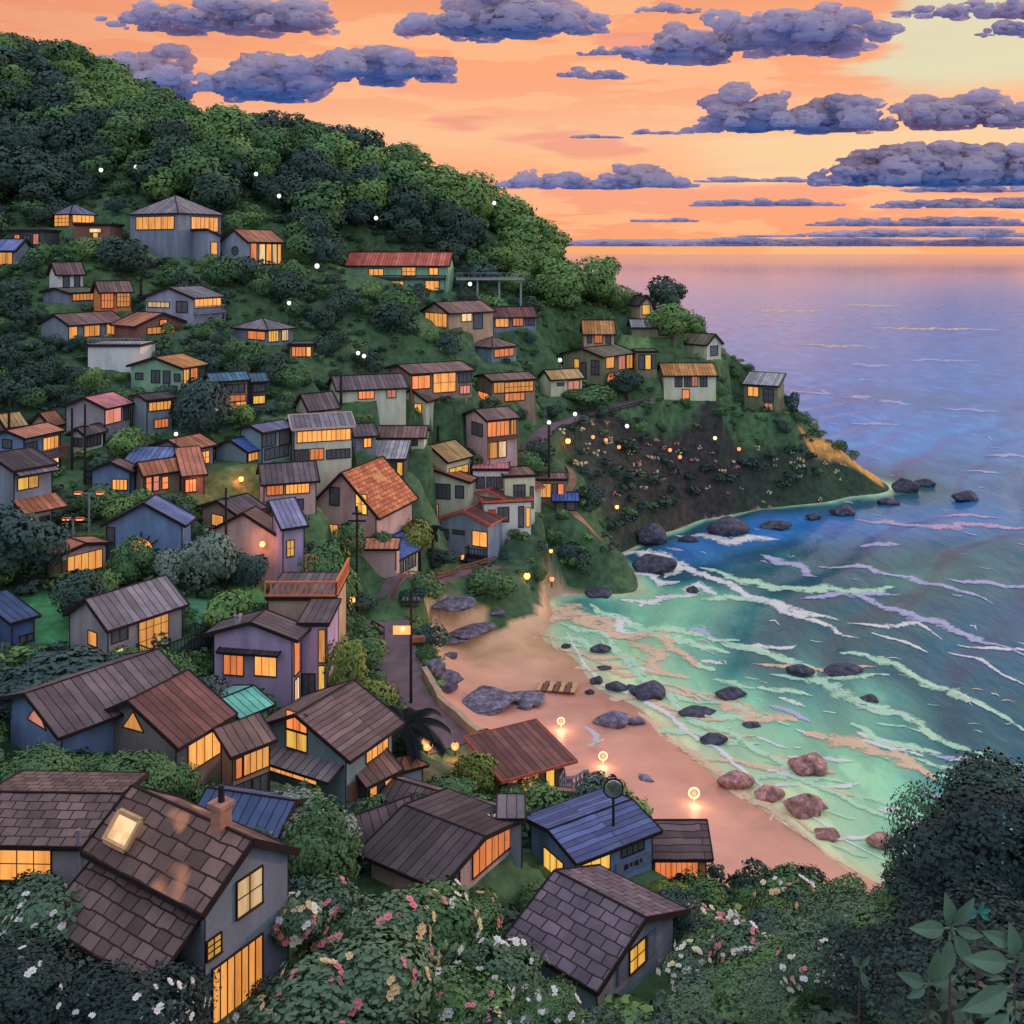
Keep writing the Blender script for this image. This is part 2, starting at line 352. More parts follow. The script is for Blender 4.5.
def tone_mat(name, rough, amp, scale, bump=.3, dist=.05, spec=.2):
    m, nt, b = base_mat(name); b.inputs['Roughness'].default_value = rough; b.inputs['Specular IOR Level'].default_value = spec
    at = nd(nt, 'ShaderNodeVertexColor'); at.layer_name = 'tone'
    tc = nd(nt, 'ShaderNodeTexCoord'); f = noise_(nt, tc.outputs['Object'], scale, 6, .62)
    col = mixrgb(nt, at.outputs[0], ramp_(nt, f, [(.3, (1 - amp,) * 3), (.7, (1 + amp,) * 3)]), 1.0, 'MULTIPLY')
    nt.links.new(col, b.inputs['Base Color'])
    bp = nd(nt, 'ShaderNodeBump'); bp.inputs['Strength'].default_value = bump; bp.inputs['Distance'].default_value = dist
    nt.links.new(f, bp.inputs['Height']); nt.links.new(bp.outputs[0], b.inputs['Normal'])
    if name == 'sand':                          # sand the swash has just left is glossy
        sz = nd(nt, 'ShaderNodeSeparateXYZ'); nt.links.new(tc.outputs['Object'], sz.inputs[0]); nt.links.new(ramp_(nt, math_(nt, 'ADD', sz.outputs[2], math_(nt, 'MULTIPLY', math_(nt, 'SUBTRACT', f, .5), .8)), [(.12, (.12,) * 3), (.75, (.5,) * 3)]), b.inputs['Roughness'])
    return m
tone_mat('earth', .95, .45, .9, .6, .25); tone_mat('sand', .38, .13, .30, .25, .06, .45)

# ------------------------------------------------------------------ sea: one sheet out to the horizon
rows = np.concatenate([np.geomspace(.9, 20, 50)[:-1], np.arange(20, 330, 1.6), np.arange(330, 780, 3)]); dd = (H * F / rows)[::-1]
cols = np.concatenate([np.arange(-3000, 380, 160), np.arange(380, 1100, 2.6), np.arange(1100, 3000, 120)])
SX = (cols[None, :] - 512) / F * dd[:, None]; SY = np.repeat(dd[:, None], len(cols), 1)
inside = (SY < 344) & (SX > -185) & (SX < 298)
gd = np.full(SX.shape, -9.0); gd[inside] = ground(SX[inside], SY[inside])
depth = np.clip(-gd, 0, 9)
# the swell runs obliquely into the cove, steepening as it shoals
u = SX * .80 - SY * .60; w = SX * .60 + SY * .80
near = np.clip((420 - SY) / 260, 0, 1) * np.clip(depth / 1.2, 0, 1)
ph = u / 1.9 + 1.5 * np.sin(w / 17) + .9 * np.sin(w / 7.3 + u / 23)
swell = (np.sin(ph) + .45 * np.sin(2 * ph + .8)) * .20 + .10 * fbm(SX, SY, .55, 3, 31)
SZ = swell * near
dn = depth + 1.15 * fbm(SX * 1.0, SY * 1.0, .10, 4, 77) * np.clip(depth, 0, 2.4) / 2.0 + .45 * np.sin(ph * .5 + 1) * np.clip(depth / 2, 0, 1)
stops = [(-.2, (200, 176, 140)), (.12, (190, 200, 160)), (.5, (166, 206, 164)), (1.0, (130, 192, 158)), (1.7, (80, 142, 134)), (2.5, (42, 94, 106)), (4.2, (44, 92, 122)), (7, (58, 116, 178)), (9, (54, 130, 204))]
sp = np.array([s[0] for s in stops]); sv = np.array([alb(*s[1], 1.3) for s in stops])
SCOL = np.stack([np.interp(dn, sp, sv[:, k]) for k in range(3)], -1)
def sea_mesh():
    ny, nx = SX.shape; a = (np.arange(ny - 1)[:, None] * nx + np.arange(nx - 1)[None]).ravel()
    quads = np.stack([a, a + 1, a + nx + 1, a + nx], 1)
    co = np.stack([SX, SY, SZ], -1).reshape(-1, 3)
    me = np_mesh('sea', co, quads, MATS['water'], True)
    ca = me.color_attributes.new('tone', 'FLOAT_COLOR', 'POINT')
    ca.data.foreach_set('color', np.concatenate([SCOL.reshape(-1, 3), np.ones((ny * nx, 1))], 1).astype(np.float32).ravel())
    return tag(link('sea', me), kind='structure')
def water_mat():
    m, nt, b = base_mat('water'); b.inputs['Roughness'].default_value = .18; b.inputs['IOR'].default_value = 1.33; b.inputs['Specular IOR Level'].default_value = .21
    at = nd(nt, 'ShaderNodeVertexColor'); at.layer_name = 'tone'
    tc = nd(nt, 'ShaderNodeTexCoord')
    mp = nd(nt, 'ShaderNodeMapping'); mp.inputs['Rotation'].default_value = (0, 0, R(-37)); mp.inputs['Scale'].default_value = (1, .45, 1)
    nt.links.new(tc.outputs['Object'], mp.inputs[0])
    mp.inputs['Rotation'].default_value = (0, 0, R(37))
    f1 = noise_(nt, mp.outputs[0], .16, 5, .6); f2 = noise_(nt, mp.outputs[0], .9, 3)
    col = mixrgb(nt, at.outputs[0], ramp_(nt, f1, [(.36, (.80, .84, .90)), (.44, (.98, .98, 1)), (.53, (1, 1, 1)), (.60, (1.3, 1.28, 1.2))]), 1.0, 'MULTIPLY')
    nt.links.new(col, b.inputs['Base Color'])
    hsum = math_(nt, 'ADD', math_(nt, 'MULTIPLY', f1, 1.4), math_(nt, 'MULTIPLY', f2, .35))
    bp = nd(nt, 'ShaderNodeBump'); bp.inputs['Distance'].default_value = .5; sy_ = nd(nt, 'ShaderNodeSeparateXYZ'); nt.links.new(tc.outputs['Object'], sy_.inputs[0]); nt.links.new(ramp_(nt, math_(nt, 'DIVIDE', sy_.outputs[1], 4000), [(.12, (.55,) * 3), (.6, (.10,) * 3), (1, (.01,) * 3)]), bp.inputs['Strength']); nt.links.new(ramp_(nt, math_(nt, 'DIVIDE', sy_.outputs[1], 4000), [(.08, (.18,) * 3), (.5, (.07,) * 3)]), b.inputs['Roughness'])
    nt.links.new(hsum, bp.inputs['Height']); nt.links.new(bp.outputs[0], b.inputs['Normal'])
water_mat(); sea_mesh()
def sea_z(px, py):
    return 0.0
def wpt(px, py, z=0.0):
    d = (H - z) * F / (py - HZ); return Vector(((px - 512) / F * d, d, z))
# foam: ragged-edged films of froth riding on the swell
def sea_h(x, y):
    x = np.asarray(x, float); y = np.asarray(y, float)
    ins = (y < 344) & (x > -185) & (x < 298); g = np.full(x.shape, -9.0)
    if ins.any(): g[ins] = ground(x[ins], y[ins])
    dep = np.clip(-g, 0, 9); uu = x * .80 - y * .60; ww = x * .60 + y * .80
    nr = np.clip((420 - y) / 260, 0, 1) * np.clip(dep / 1.2, 0, 1)
    p_ = uu / 1.9 + 1.5 * np.sin(ww / 17) + .9 * np.sin(ww / 7.3 + uu / 23)
    return ((np.sin(p_) + .45 * np.sin(2 * p_ + .8)) * .20 + .10 * fbm(x, y, .55, 3, 31)) * nr
def foam_ribbon(mb, pts, w, z=.05, rag=.8, seed=0):
    P_ = [wpt(*p) for p in pts]; seg = []
    for a, b in zip(P_[:-1], P_[1:]):
        n = max(2, int((b - a).length / .4))
        for i in range(n): seg.append(a.lerp(b, i / n))
    seg.append(P_[-1]); N = len(seg)
    if N < 4: return
    rows = []
    for i in range(N):
        p = seg[i]; d = (seg[min(N - 1, i + 1)] - seg[max(0, i - 1)]); d.z = 0; d.normalize(); nrm = Vector((-d.y, d.x, 0))
        mpp = p.y / F; persp = 1 + abs(nrm.y) * (p.y / H - 1)      # froth lies flat: the same width seen end-on or square-on
        ww = w * mpp * persp * .5 * (math.sin(math.pi * min(1, max(0, (i + .35) / (N - .3)))) ** .6)
        nz = lambda s, o: mnoise.noise((p.x * s + seed * 3.1, p.y * s + o, o * 1.7))
        l = ww * max(.02, 1 + rag * 1.5 * nz(.45, 1) + rag * .9 * nz(1.6, 2)); rr = ww * max(.02, 1 + rag * 1.5 * nz(.45, 30) + rag * .9 * nz(1.6, 40))
        off = nrm * ww * 1.6 * nz(.22, 60)
        rows.append([p + off + nrm * l, p + off + nrm * (l - rr) * .3, p + off - nrm * rr])
    A_ = np.array([[q[:] for q in r_] for r_ in rows]); hz = sea_h(A_[..., 0].ravel(), A_[..., 1].ravel()).reshape(N, 3)
    for i in range(N):
        rows[i] = [Vector((A_[i, k, 0], A_[i, k, 1], hz[i, k] + z + (.04 if k == 1 else 0))) for k in range(3)]
    for i, (r0, r1) in enumerate(zip(rows[:-1], rows[1:])):
        mb.poly([r0[0], r0[1], r1[1], r1[0]], [(i, 0), (i, .5), (i + 1, .5), (i + 1, 0)]); mb.poly([r0[1], r0[2], r1[2], r1[1]], [(i, .5), (i, 1), (i + 1, 1), (i + 1, .5)])
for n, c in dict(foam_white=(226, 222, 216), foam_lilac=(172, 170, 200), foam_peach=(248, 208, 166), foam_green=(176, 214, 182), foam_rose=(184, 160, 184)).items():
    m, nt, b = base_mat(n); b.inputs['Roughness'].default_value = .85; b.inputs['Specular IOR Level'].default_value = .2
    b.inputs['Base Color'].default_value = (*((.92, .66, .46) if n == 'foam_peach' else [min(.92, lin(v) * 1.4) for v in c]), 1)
    tc = nd(nt, 'ShaderNodeTexCoord'); sp_ = nd(nt, 'ShaderNodeSeparateXYZ'); nt.links.new(tc.outputs['UV'], sp_.inputs[0])
    f = math_(nt, 'ADD', math_(nt, 'MULTIPLY', noise_(nt, tc.outputs['Object'], .75, 5, .62), .75), math_(nt, 'MULTIPLY', noise_(nt, tc.outputs['Object'], 3.0, 3, .6), .25))
    v = math_(nt, 'ABSOLUTE', math_(nt, 'SUBTRACT', math_(nt, 'MULTIPLY', sp_.outputs[1], 2.0), 1.0))
    f = math_(nt, 'SUBTRACT', math_(nt, 'ADD', f, .17), math_(nt, 'MULTIPLY', math_(nt, 'POWER', v, 1.6), .34))
    nt.links.new(ramp_(nt, f, [(.43, (0, 0, 0)), (.62, (.92, .92, .92))]), b.inputs['Alpha'])
simple('bleached', tuple(min(.9, lin(v) * 1.3) for v in (238, 214, 190)), .8, .1); simple('feather', (.75, .75, .78), .8, .08)
FO = {k: MB() for k in ('white', 'lilac', 'peach', 'green', 'rose')}
sd = 1
for k, w, z, pts_ in (
  ('lilac',5,.16,[(760,556),(792,566),(818,577)]),('lilac',4,.16,[(818,566),(872,568),(904,578),(942,585),(994,603)]),('lilac',3,.16,[(800,600),(850,596),(900,592)]),('lilac',3,.16,[(860,545),(900,546)]),('lilac',3,.16,[(945,580),(985,584),(1040,585)]),
  ('green',5,.15,[(700,566),(740,582),(792,588),(862,592),(894,586)]),('green',4,.15,[(700,600),(740,596),(770,605)]),('green',6,.15,[(640,628),(670,640),(712,646),(730,652)]),
  ('white',5,.2,[(742,594),(766,600),(792,609),(838,619)]),('white',3,.2,[(846,621),(880,626),(918,625),(942,640)]),('white',4,.2,[(872,635),(902,644),(928,652)]),('white',2.5,.2,[(957,643),(985,650),(1030,652)]),
  ('green',7,.2,[(840,652),(895,667),(932,682),(970,701),(1030,734)]),('white',3,.24,[(900,668),(930,681),(968,700),(1010,722)]),('white',3,.2,[(948,650),(978,663),(1030,689)]),
  ('white',3,.2,[(728,645),(764,650),(796,646)]),('peach',3,.2,[(752,666),(800,668),(860,669),(876,668)]),('green',4,.2,[(770,676),(820,680),(890,676)]),
  ('peach',10,.22,[(712,694),(728,708),(752,714),(798,721)]),('peach',13,.22,[(803,733),(836,737),(856,744),(880,760),(910,770),(938,779)]),('white',3,.24,[(864,742),(892,752),(910,750)]),('green',6,.2,[(850,726),(888,742),(942,752)]),
  ('peach',12,.22,[(634,640),(650,658),(672,678)]),('peach',8,.22,[(536,598),(550,611),(580,620),(614,631)]),('peach',5,.2,[(505,620),(560,617),(640,640)]),('peach',4,.2,[(560,650),(600,655),(640,660)]),
  ('white',5,.2,[(548,595),(574,593),(592,592),(612,588)]),('white',6,.2,[(614,615),(630,628),(648,636)]),('white',4,.2,[(640,606),(660,596),(690,598)]),
  ('white',6,.2,[(622,556),(636,552),(672,556),(678,566),(664,576)]),('white',5,.2,[(630,574),(650,580),(680,582)]),('white',6,.2,[(684,598),(700,590),(716,596)]),('white',5,.2,[(650,560),(690,566),(700,572)]),
  ('white',4,.18,[(676,534),(730,540),(780,538)]),('white',3,.18,[(620,600),(660,604)]),('rose',6,.18,[(855,520),(900,523),(935,529),(985,526),(1040,529)]),('rose',4,.18,[(940,515),(1000,519)]),
  ('green',4,.12,[(600,690),(660,696),(720,704)]),('green',4,.12,[(630,730),(690,734),(760,744)]),('peach',3,.12,[(690,760),(740,764),(800,770)]),('green',4,.12,[(720,778),(790,776),(850,786)]),('white',3,.12,[(774,786),(800,787)]),('white',3,.12,[(832,788),(858,784)]),('white',4,.12,[(878,811),(902,809)]),('white',3,.12,[(826,840),(880,836),(912,840)]),
  ('peach',4,.12,[(724,785),(756,803),(772,806)]),('peach',3,.12,[(776,812),(770,826),(800,846),(824,856)]),('peach',2.5,.12,[(782,812),(810,832),(850,840)]),('peach',4,.1,[(470,634),(520,630),(560,640)]),('peach',4,.1,[(560,700),(610,704),(650,700),(690,712)]),
  ('peach',3,.1,[(560,668),(590,672),(640,668)]),('green',5,.12,[(560,624),(610,640),(640,670),(660,690)]),('green',5,.12,[(590,606),(630,622),(690,634),(740,640)]),('green',4,.12,[(690,690),(716,702),(790,726)]),
  ('peach',5,.1,[(548,632),(560,656),(572,684),(604,702),(650,722),(700,764),(765,808),(830,858),(890,900)]),('white',4,.1,[(566,632),(580,658),(600,684),(650,704),(700,740),(770,790),(840,838),(900,866)]),('green',6,.1,[(600,640),(640,676),(700,722),(770,760),(850,806),(930,830)]),
  ('peach',9,.1,[(560,606),(600,622),(650,640),(700,668)]),('white',5,.1,[(660,560),(720,580),(790,612),(860,640)]),('green',8,.1,[(720,640),(790,664),(860,700),(930,730),(1000,770)]),('lilac',6,.1,[(840,590),(900,612),(970,634),(1030,660)]),
  ('lilac',2.5,.1,[(786,323),(800,322)]),('lilac',4,.1,[(846,398),(870,396)]),('lilac',5,.1,[(876,400),(912,405)]),('lilac',4,.1,[(790,393),(830,391)]),('lilac',3,.1,[(850,423),(900,425)]),('lilac',3,.1,[(940,408),(1000,412)]),('lilac',4,.1,[(985,455),(1030,458)]),('lilac',3,.1,[(862,379),(872,380)]),('lilac',3,.1,[(960,470),(1000,474)]),
  ('peach',2,.1,[(752,311),(826,311)]),('peach',2,.1,[(840,305),(900,306)]),('peach',2,.1,[(870,328),(1000,330)]),('peach',2,.1,[(800,345),(880,347)]),('lilac',2,.1,[(900,360),(980,361)]),('lilac',3,.1,[(850,365),(890,366)])):  # far peach ribbons: sunlight lines on the water, drawn as coloured strips
    foam_ribbon(FO[k], pts_, w * (2.1 if pts_[0][1] > 520 else 1.2), .05, .45, sd); sd += 1
# ragged rafts of froth left by the breakers in the shallows
rq = random.Random(12); nq = 0
for _ in range(1200):
    if nq >= 62: break
    px = rq.uniform(545, 1000); py = rq.uniform(600, 850); g = hit(px, py)
    if g is None: continue
    dq = -gz(g[0], g[1])
    if g[2] > .02 or not .08 < dq < 1.9: continue
    L = rq.uniform(22, 70); k = rq.choice(('peach', 'white', 'green', 'green', 'peach') if dq < 1.0 else ('white', 'green', 'green', 'lilac')); sl = rq.uniform(.0, .35)
    foam_ribbon(FO[k], [(px, py), (px + L * .35, py + L * sl * .3), (px + L * .7, py + L * sl * .8), (px + L, py + L * sl)], rq.uniform(4, 10), .04, .6, sd); sd += 1; nq += 1
# loose flecks
rf = random.Random(4)
for _ in range(90):
    px = rf.uniform(640, 1023); py = rf.uniform(400, 770)
    g = hit(px, py)
    if g is None or g[2] > .02 or gz(g[0], g[1]) > -.4: continue
    k = 'lilac' if py < 600 else rf.choice(('white', 'green', 'peach'))
    L = rf.uniform(5, 14); foam_ribbon(FO[k], [(px, py), (px + L * .5, py + rf.uniform(-1, 2)), (px + L, py + rf.uniform(0, 4))], rf.uniform(1.2, 2.4), .05, .5, sd); sd += 1
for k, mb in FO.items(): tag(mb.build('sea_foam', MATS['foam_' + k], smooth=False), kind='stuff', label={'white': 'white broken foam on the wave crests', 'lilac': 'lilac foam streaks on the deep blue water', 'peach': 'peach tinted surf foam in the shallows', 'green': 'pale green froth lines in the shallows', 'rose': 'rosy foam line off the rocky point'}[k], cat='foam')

# ------------------------------------------------------------------ air, light, camera
SUN_AZ, SUN_EL = R(58), R(9)       # to the right of straight ahead, low
def build_world():
    w = bpy.data.worlds.new('World'); SC.world = w; w.use_nodes = True; nt = w.node_tree
    bg = nt.nodes['Background']; out = nt.nodes['World Output']
    tc = nd(nt, 'ShaderNodeTexCoord'); sx = nd(nt, 'ShaderNodeSeparateXYZ'); nt.links.new(tc.outputs['Generated'], sx.inputs[0])
    x, y, z = sx.outputs
    rho = math_(nt, 'SQRT', math_(nt, 'ADD', math_(nt, 'MULTIPLY', x, x), math_(nt, 'MULTIPLY', y, y)))
    e = math_(nt, 'DIVIDE', z, math_(nt, 'MAXIMUM', rho, .001)); az = math_(nt, 'ARCTAN2', x, y)
    cv = nd(nt, 'ShaderNodeCombineXYZ'); nt.links.new(math_(nt, 'MULTIPLY', az, 2.2), cv.inputs[0]); nt.links.new(math_(nt, 'MULTIPLY', e, 14), cv.inputs[1])
    n1 = noise_(nt, cv.outputs[0], 1.0, 4, .5); n2 = noise_(nt, cv.outputs[0], 2.3, 5, .6)
    ew = math_(nt, 'ADD', e, math_(nt, 'MULTIPLY', math_(nt, 'SUBTRACT', n1, .5), .05))
    S = lambda r, g, b: rgb(r, g, b)
    fr = ramp_(nt, math_(nt, 'DIVIDE', ew, .27, clamp=True), [(0, S(248, 172, 116)), (.05, S(247, 160, 118)), (.22, S(246, 160, 130)), (.33, S(251, 178, 132)), (.42, S(249, 188, 146)), (.58, S(250, 166, 124)), (.78, S(250, 164, 116)), (1, S(238, 152, 114))])
    # streaks of paler and of rosier cloud veil
    veil = ramp_(nt, n2, [(.50, (0, 0, 0)), (.53, (1, 1, 1))])
    fr = mixrgb(nt, fr, S(253, 192, 142), math_(nt, 'MULTIPLY', veil, .55))
    veil2 = ramp_(nt, n1, [(.56, (0, 0, 0)), (.585, (1, 1, 1))])
    fr = mixrgb(nt, fr, S(236, 144, 128), math_(nt, 'MULTIPLY', veil2, .65))
    # clear pale green sky high on the seaward side
    def sstep(v, a, b):
        mr = nd(nt, 'ShaderNodeMapRange', interpolation_type='SMOOTHSTEP'); nt.links.new(v, mr.inputs[0])
        mr.inputs[1].default_value = a; mr.inputs[2].default_value = b; return mr.outputs[0]
    gm = math_(nt, 'MULTIPLY', sstep(math_(nt, 'ADD', az, math_(nt, 'MULTIPLY', math_(nt, 'SUBTRACT', n2, .5), .35)), .30, .36), sstep(math_(nt, 'ADD', e, math_(nt, 'MULTIPLY', math_(nt, 'SUBTRACT', n1, .5), .06)), .135, .165))
    fr = mixrgb(nt, fr, S(220, 220, 186), math_(nt, 'MULTIPLY', gm, .85))
    cm = math_(nt, 'MULTIPLY', sstep(az, .12, .24), math_(nt, 'MULTIPLY', sstep(ew, .06, .075), math_(nt, 'SUBTRACT', 1.0, sstep(ew, .105, .115))))
    fr = mixrgb(nt, fr, S(246, 208, 162), math_(nt, 'MULTIPLY', cm, .8))
    sal = math_(nt, 'SUBTRACT', 1.0, sstep(az, -.5, -.15))
    fr = mixrgb(nt, fr, S(226, 138, 110), math_(nt, 'MULTIPLY', sal, .55))
    up = sstep(e, .27, .75); col = mixrgb(nt, fr, UPCOL, up)
    back = math_(nt, 'SUBTRACT', 1.0, sstep(y, -.15, .45)); col = mixrgb(nt, col, BACKCOL, back)
    low = math_(nt, 'SUBTRACT', 1.0, sstep(z, -.05, 0.0)); col = mixrgb(nt, col, (.05, .06, .08), low)
    nt.links.new(col, bg.inputs[0]); bg.inputs[1].default_value = 1.0
    sky = nd(nt, 'ShaderNodeTexSky', sky_type='NISHITA'); sky.sun_disc = False; sky.sun_elevation = R(4); sky.sun_rotation = SUN_AZ
    bg2 = nd(nt, 'ShaderNodeBackground'); nt.links.new(sky.outputs[0], bg2.inputs[0]); bg2.inputs[1].default_value = .012
    ad = nd(nt, 'ShaderNodeAddShader'); nt.links.new(bg.outputs[0], ad.inputs[0]); nt.links.new(bg2.outputs[0], ad.inputs[1]); nt.links.new(ad.outputs[0], out.inputs[0])
UPCOL = (.70, .70, .82); BACKCOL = (.66, .70, .84)
build_world()
su = bpy.data.lights.new('sun', 'SUN'); su.energy = 1.1; su.angle = R(3); su.color = (1, .56, .32)
so = bpy.data.objects.new('sun', su); COL.objects.link(so)
sdir = Vector((math.sin(SUN_AZ) * math.cos(SUN_EL), math.cos(SUN_AZ) * math.cos(SUN_EL), math.sin(SUN_EL)))
so.rotation_euler = (-sdir).to_track_quat('-Z', 'Y').to_euler(); so.location = (60, 60, 120)
cam = bpy.data.cameras.new('camera'); co_ = bpy.data.objects.new('camera', cam); COL.objects.link(co_); SC.camera = co_
co_.location = (0, 0, H); co_.rotation_euler = (R(90), 0, 0); cam.sensor_width = 36; cam.lens = 36; cam.shift_y = -(512 - HZ) / 1024
cam.clip_start = .1; cam.clip_end = 80000
SC.view_settings.view_transform = 'Standard'; SC.view_settings.look = 'None'; SC.view_settings.exposure = 0; SC.view_settings.gamma = 1
SC.render.resolution_x = SC.render.resolution_y = 1024
SC.cycles.use_denoising = True; SC.cycles.max_bounces = 5; SC.cycles.diffuse_bounces = 3; SC.cycles.glossy_bounces = 2; SC.cycles.sample_clamp_indirect = 3

# ------------------------------------------------------------------ clouds: heaped lumps a few kilometres out
_b = None
def ico(sub):
    import bmesh
    bm = bmesh.new(); bmesh.ops.create_icosphere(bm, subdivisions=sub, radius=1); bm.verts.ensure_lookup_table()
    v = np.array([q.co[:] for q in bm.verts]); f = np.array([[a.index for a in q.verts] for q in bm.faces]); bm.free(); return v, f
IV3, IF3 = ico(3); IV2, IF2 = ico(2)
def cloud(label, x0, x1, yb, hgt, seed, D=3200, n=None, flat=.55, group=None, tail=0.0):
    r = random.Random(seed); Vs = []; Fs = []; o = 0
    n = n or max(7, int((x1 - x0) / 11)); s = D / F; sp_ = (x1 - x0) / n
    for i in range(n):
        t = (i + .5) / n; prof = (math.sin(math.pi * t) ** .5) * min(.95, .35 + .8 * abs(mnoise.noise((t * 3.3 + seed * 7.7, seed * 3.1, 0))) * 1.7)
        px = x0 + (x1 - x0) * t + r.uniform(-.4, .4) * sp_; hh = 1.05 * hgt * max(.16, min(1.1, prof))
        for j in range(7 if hh > 12 else 3):
            f_ = (.42, .32, .24, .2, .15, .12, .09)[j]; rad = max(hh * f_ * r.uniform(.8, 1.2), 1.3)
            py = yb - rad * .55 - (0 if j == 0 else (hh - rad * 1.5) * r.uniform(.25, 1))
            rx = max(rad * (r.uniform(1.1, 1.5) if j == 0 else r.uniform(1.5, 2.8)) * (.55 / flat), sp_ * .85 if j == 0 else 0)
            c = np.array(((px + (0 if j == 0 else r.uniform(-1, 1) * max(sp_, hh * .7)) - 512) * s, D + r.uniform(-1, 1) * hgt * s * .7, H - (py - HZ) * s))
            v = IV3.copy(); a = r.uniform(0, 9)
            nz = np.array([mnoise.fractal(Vector((q * 2.3 + a).tolist()), .7, 2.2, 4) for q in v])
            v = v * (1 + .36 * nz)[:, None] * np.array((rx, rad, rad)) * s
            Vs.append(v + c); Fs.append(IF3 + o); o += len(v)
    V_ = np.concatenate(Vs); base = H - (yb - HZ) * s; V_[:, 2] = np.where(V_[:, 2] < base, base + .2 * (V_[:, 2] - base), V_[:, 2])
    cen = V_.mean(0); me = np_mesh('cloud', V_ - cen, np.concatenate(Fs), MATS['cloud'], True)
    return tag(link('cloud', me, None, tuple(cen)), label, 'cloud', group or 'dusk clouds over the bay')
m, nt, b = base_mat('cloud'); nt.nodes.remove(b); df = nd(nt, 'ShaderNodeBsdfDiffuse'); tl = nd(nt, 'ShaderNodeBsdfTranslucent'); mx = nd(nt, 'ShaderNodeMixShader')
df.inputs[0].default_value = (.90, .76, .82, 1); tl.inputs[0].default_value = (.84, .74, .88, 1); mx.inputs[0].default_value = .5       # vapour lets part of the glow behind it through
nt.links.new(df.outputs[0], mx.inputs[1]); nt.links.new(tl.outputs[0], mx.inputs[2])
tc = nd(nt, 'ShaderNodeTexCoord'); mp = nd(nt, 'ShaderNodeMapping'); mp.inputs['Scale'].default_value = (.6, .6, 1.5); nt.links.new(tc.outputs['Object'], mp.inputs[0])
tr = nd(nt, 'ShaderNodeBsdfTransparent'); m2_ = nd(nt, 'ShaderNodeMixShader'); cf = noise_(nt, mp.outputs[0], .034, 5, .62)      # torn, ragged vapour
nt.links.new(ramp_(nt, cf, [(.37, (0, 0, 0)), (.47, (1, 1, 1))]), m2_.inputs[0]); nt.links.new(tr.outputs[0], m2_.inputs[1]); nt.links.new(mx.outputs[0], m2_.inputs[2]); nt.links.new(m2_.outputs[0], nt.nodes['Material Output'].inputs[0])
for a in (
 ('wide grey violet cloud running off the top edge above the wooded hill', 120, 332, 30, 46, 1),
 ('two-humped violet cloud over the wooded skyline', 204, 312, 96, 62, 2), ('violet heap with a thin tail trailing right, over the upper slope', 320, 456, 80, 58, 3),
 ('small lilac cloud touching the hill crest', 106, 184, 96, 54, 4), ('broad violet cloud hanging from the top edge left of centre', 398, 606, 34, 46, 6),
 ('rounded violet cloud between the two big upper banks', 636, 732, 60, 40, 7), ('ragged low tail of cloud below the top bank', 585, 660, 55, 12, 8), ('tall violet cloud in front of the pale green gap', 718, 874, 48, 66, 9),
 ('violet cloud in the upper right corner', 890, 1060, 16, 26, 10), ('small cloud under the corner cloud at right', 980, 1060, 36, 22, 11), ('small violet cloud on the top edge', 640, 700, 12, 12, 12),
 ('long flat-bottomed cloud in the middle of the orange sky', 690, 890, 130, 48, 13), ('violet cloud against the pale green sky at right', 896, 1070, 126, 40, 14), ('long stepped cloud bank reaching the right edge', 806, 1080, 184, 44, 15), 
 ('low lacy cloud row touching the right shoulder of the hill', 484, 696, 188, 30, 16), ('violet puffs drifting below the rounded cloud', 562, 622, 78, 16, 18)):
    cloud(*a)
for a in (('thin cloud sliver above the low lacy row', 632, 682, 134, 8, 20), ('hair-thin cloud streak left of the sliver', 574, 616, 138, 5, 21), ('flat cloud bar below the stepped bank', 690, 836, 206, 12, 22), ('flat cloud bar under the right end of the bank', 870, 1060, 208, 14, 23),
  ('slim cloud bar above the sea mist bank', 700, 860, 182, 9, 24), ('low broken cloud bar near the horizon', 812, 1060, 226, 14, 25), ('short cloud dash over the headland', 632, 694, 222, 7, 26), ('slim cloud bar far right above the horizon', 900, 1060, 192, 12, 27)):
    cloud(*a, D=4200, flat=.28)
cloud('long low cloud bank lying along the sea horizon', 520, 1100, 246, 19, 30, D=9000, n=44, flat=.14)
cloud('second low bank of cloud on the right half of the horizon', 760, 1160, 237, 11, 31, D=8800, n=26, flat=.15)
# ------------------------------------------------------------------ houses
HOUSES = []      # screen boxes of the buildings with their distance, used only to keep planted trees from hiding them
BYKEY = {}
YR = dict(a56=598, a58=690, a58b=697, a60=711, a66=913, a68=838, a67=796, a63b=840, a62=812, a64=850, a65=820, a61=734, a55=620, a29=472, a29w=464, a25=502, a26=543, a45=348, a39=252, a5=194, a6=229, a10=287, a14=357, a16=397, a20=455, a19=430, a12=313, a11=314, a37=366, a38=374, a35=409, a40=302, a40b=307, a36=376, a47=363, a44=320, a43=319, a33=468, a32=445, a34=489, a34b=510, a52=543, a53b=512, a53c=500, a24=439, a23=439, a22=462, a21=461, a1=204, a8=289, a9=281, a41=338, a49=334, a27=415, a28=394, a17=394, a59=698, a63=818, a69=800, a15=373, a15b=373, a42=389, a4=239, a7=262, a46=370, a51=319, a50=296)
EXTR = {}
def face_frame(L, D, face):
    if face == 'F': return Vector((-L / 2, -D / 2, 0)), Vector((1, 0, 0)), Vector((0, -1, 0)), L
    if face == 'B': return Vector((L / 2, D / 2, 0)), Vector((-1, 0, 0)), Vector((0, 1, 0)), L
    if face == 'R': return Vector((L / 2, -D / 2, 0)), Vector((0, 1, 0)), Vector((1, 0, 0)), D
    return Vector((-L / 2, D / 2, 0)), Vector((0, -1, 0)), Vector((-1, 0, 0)), D
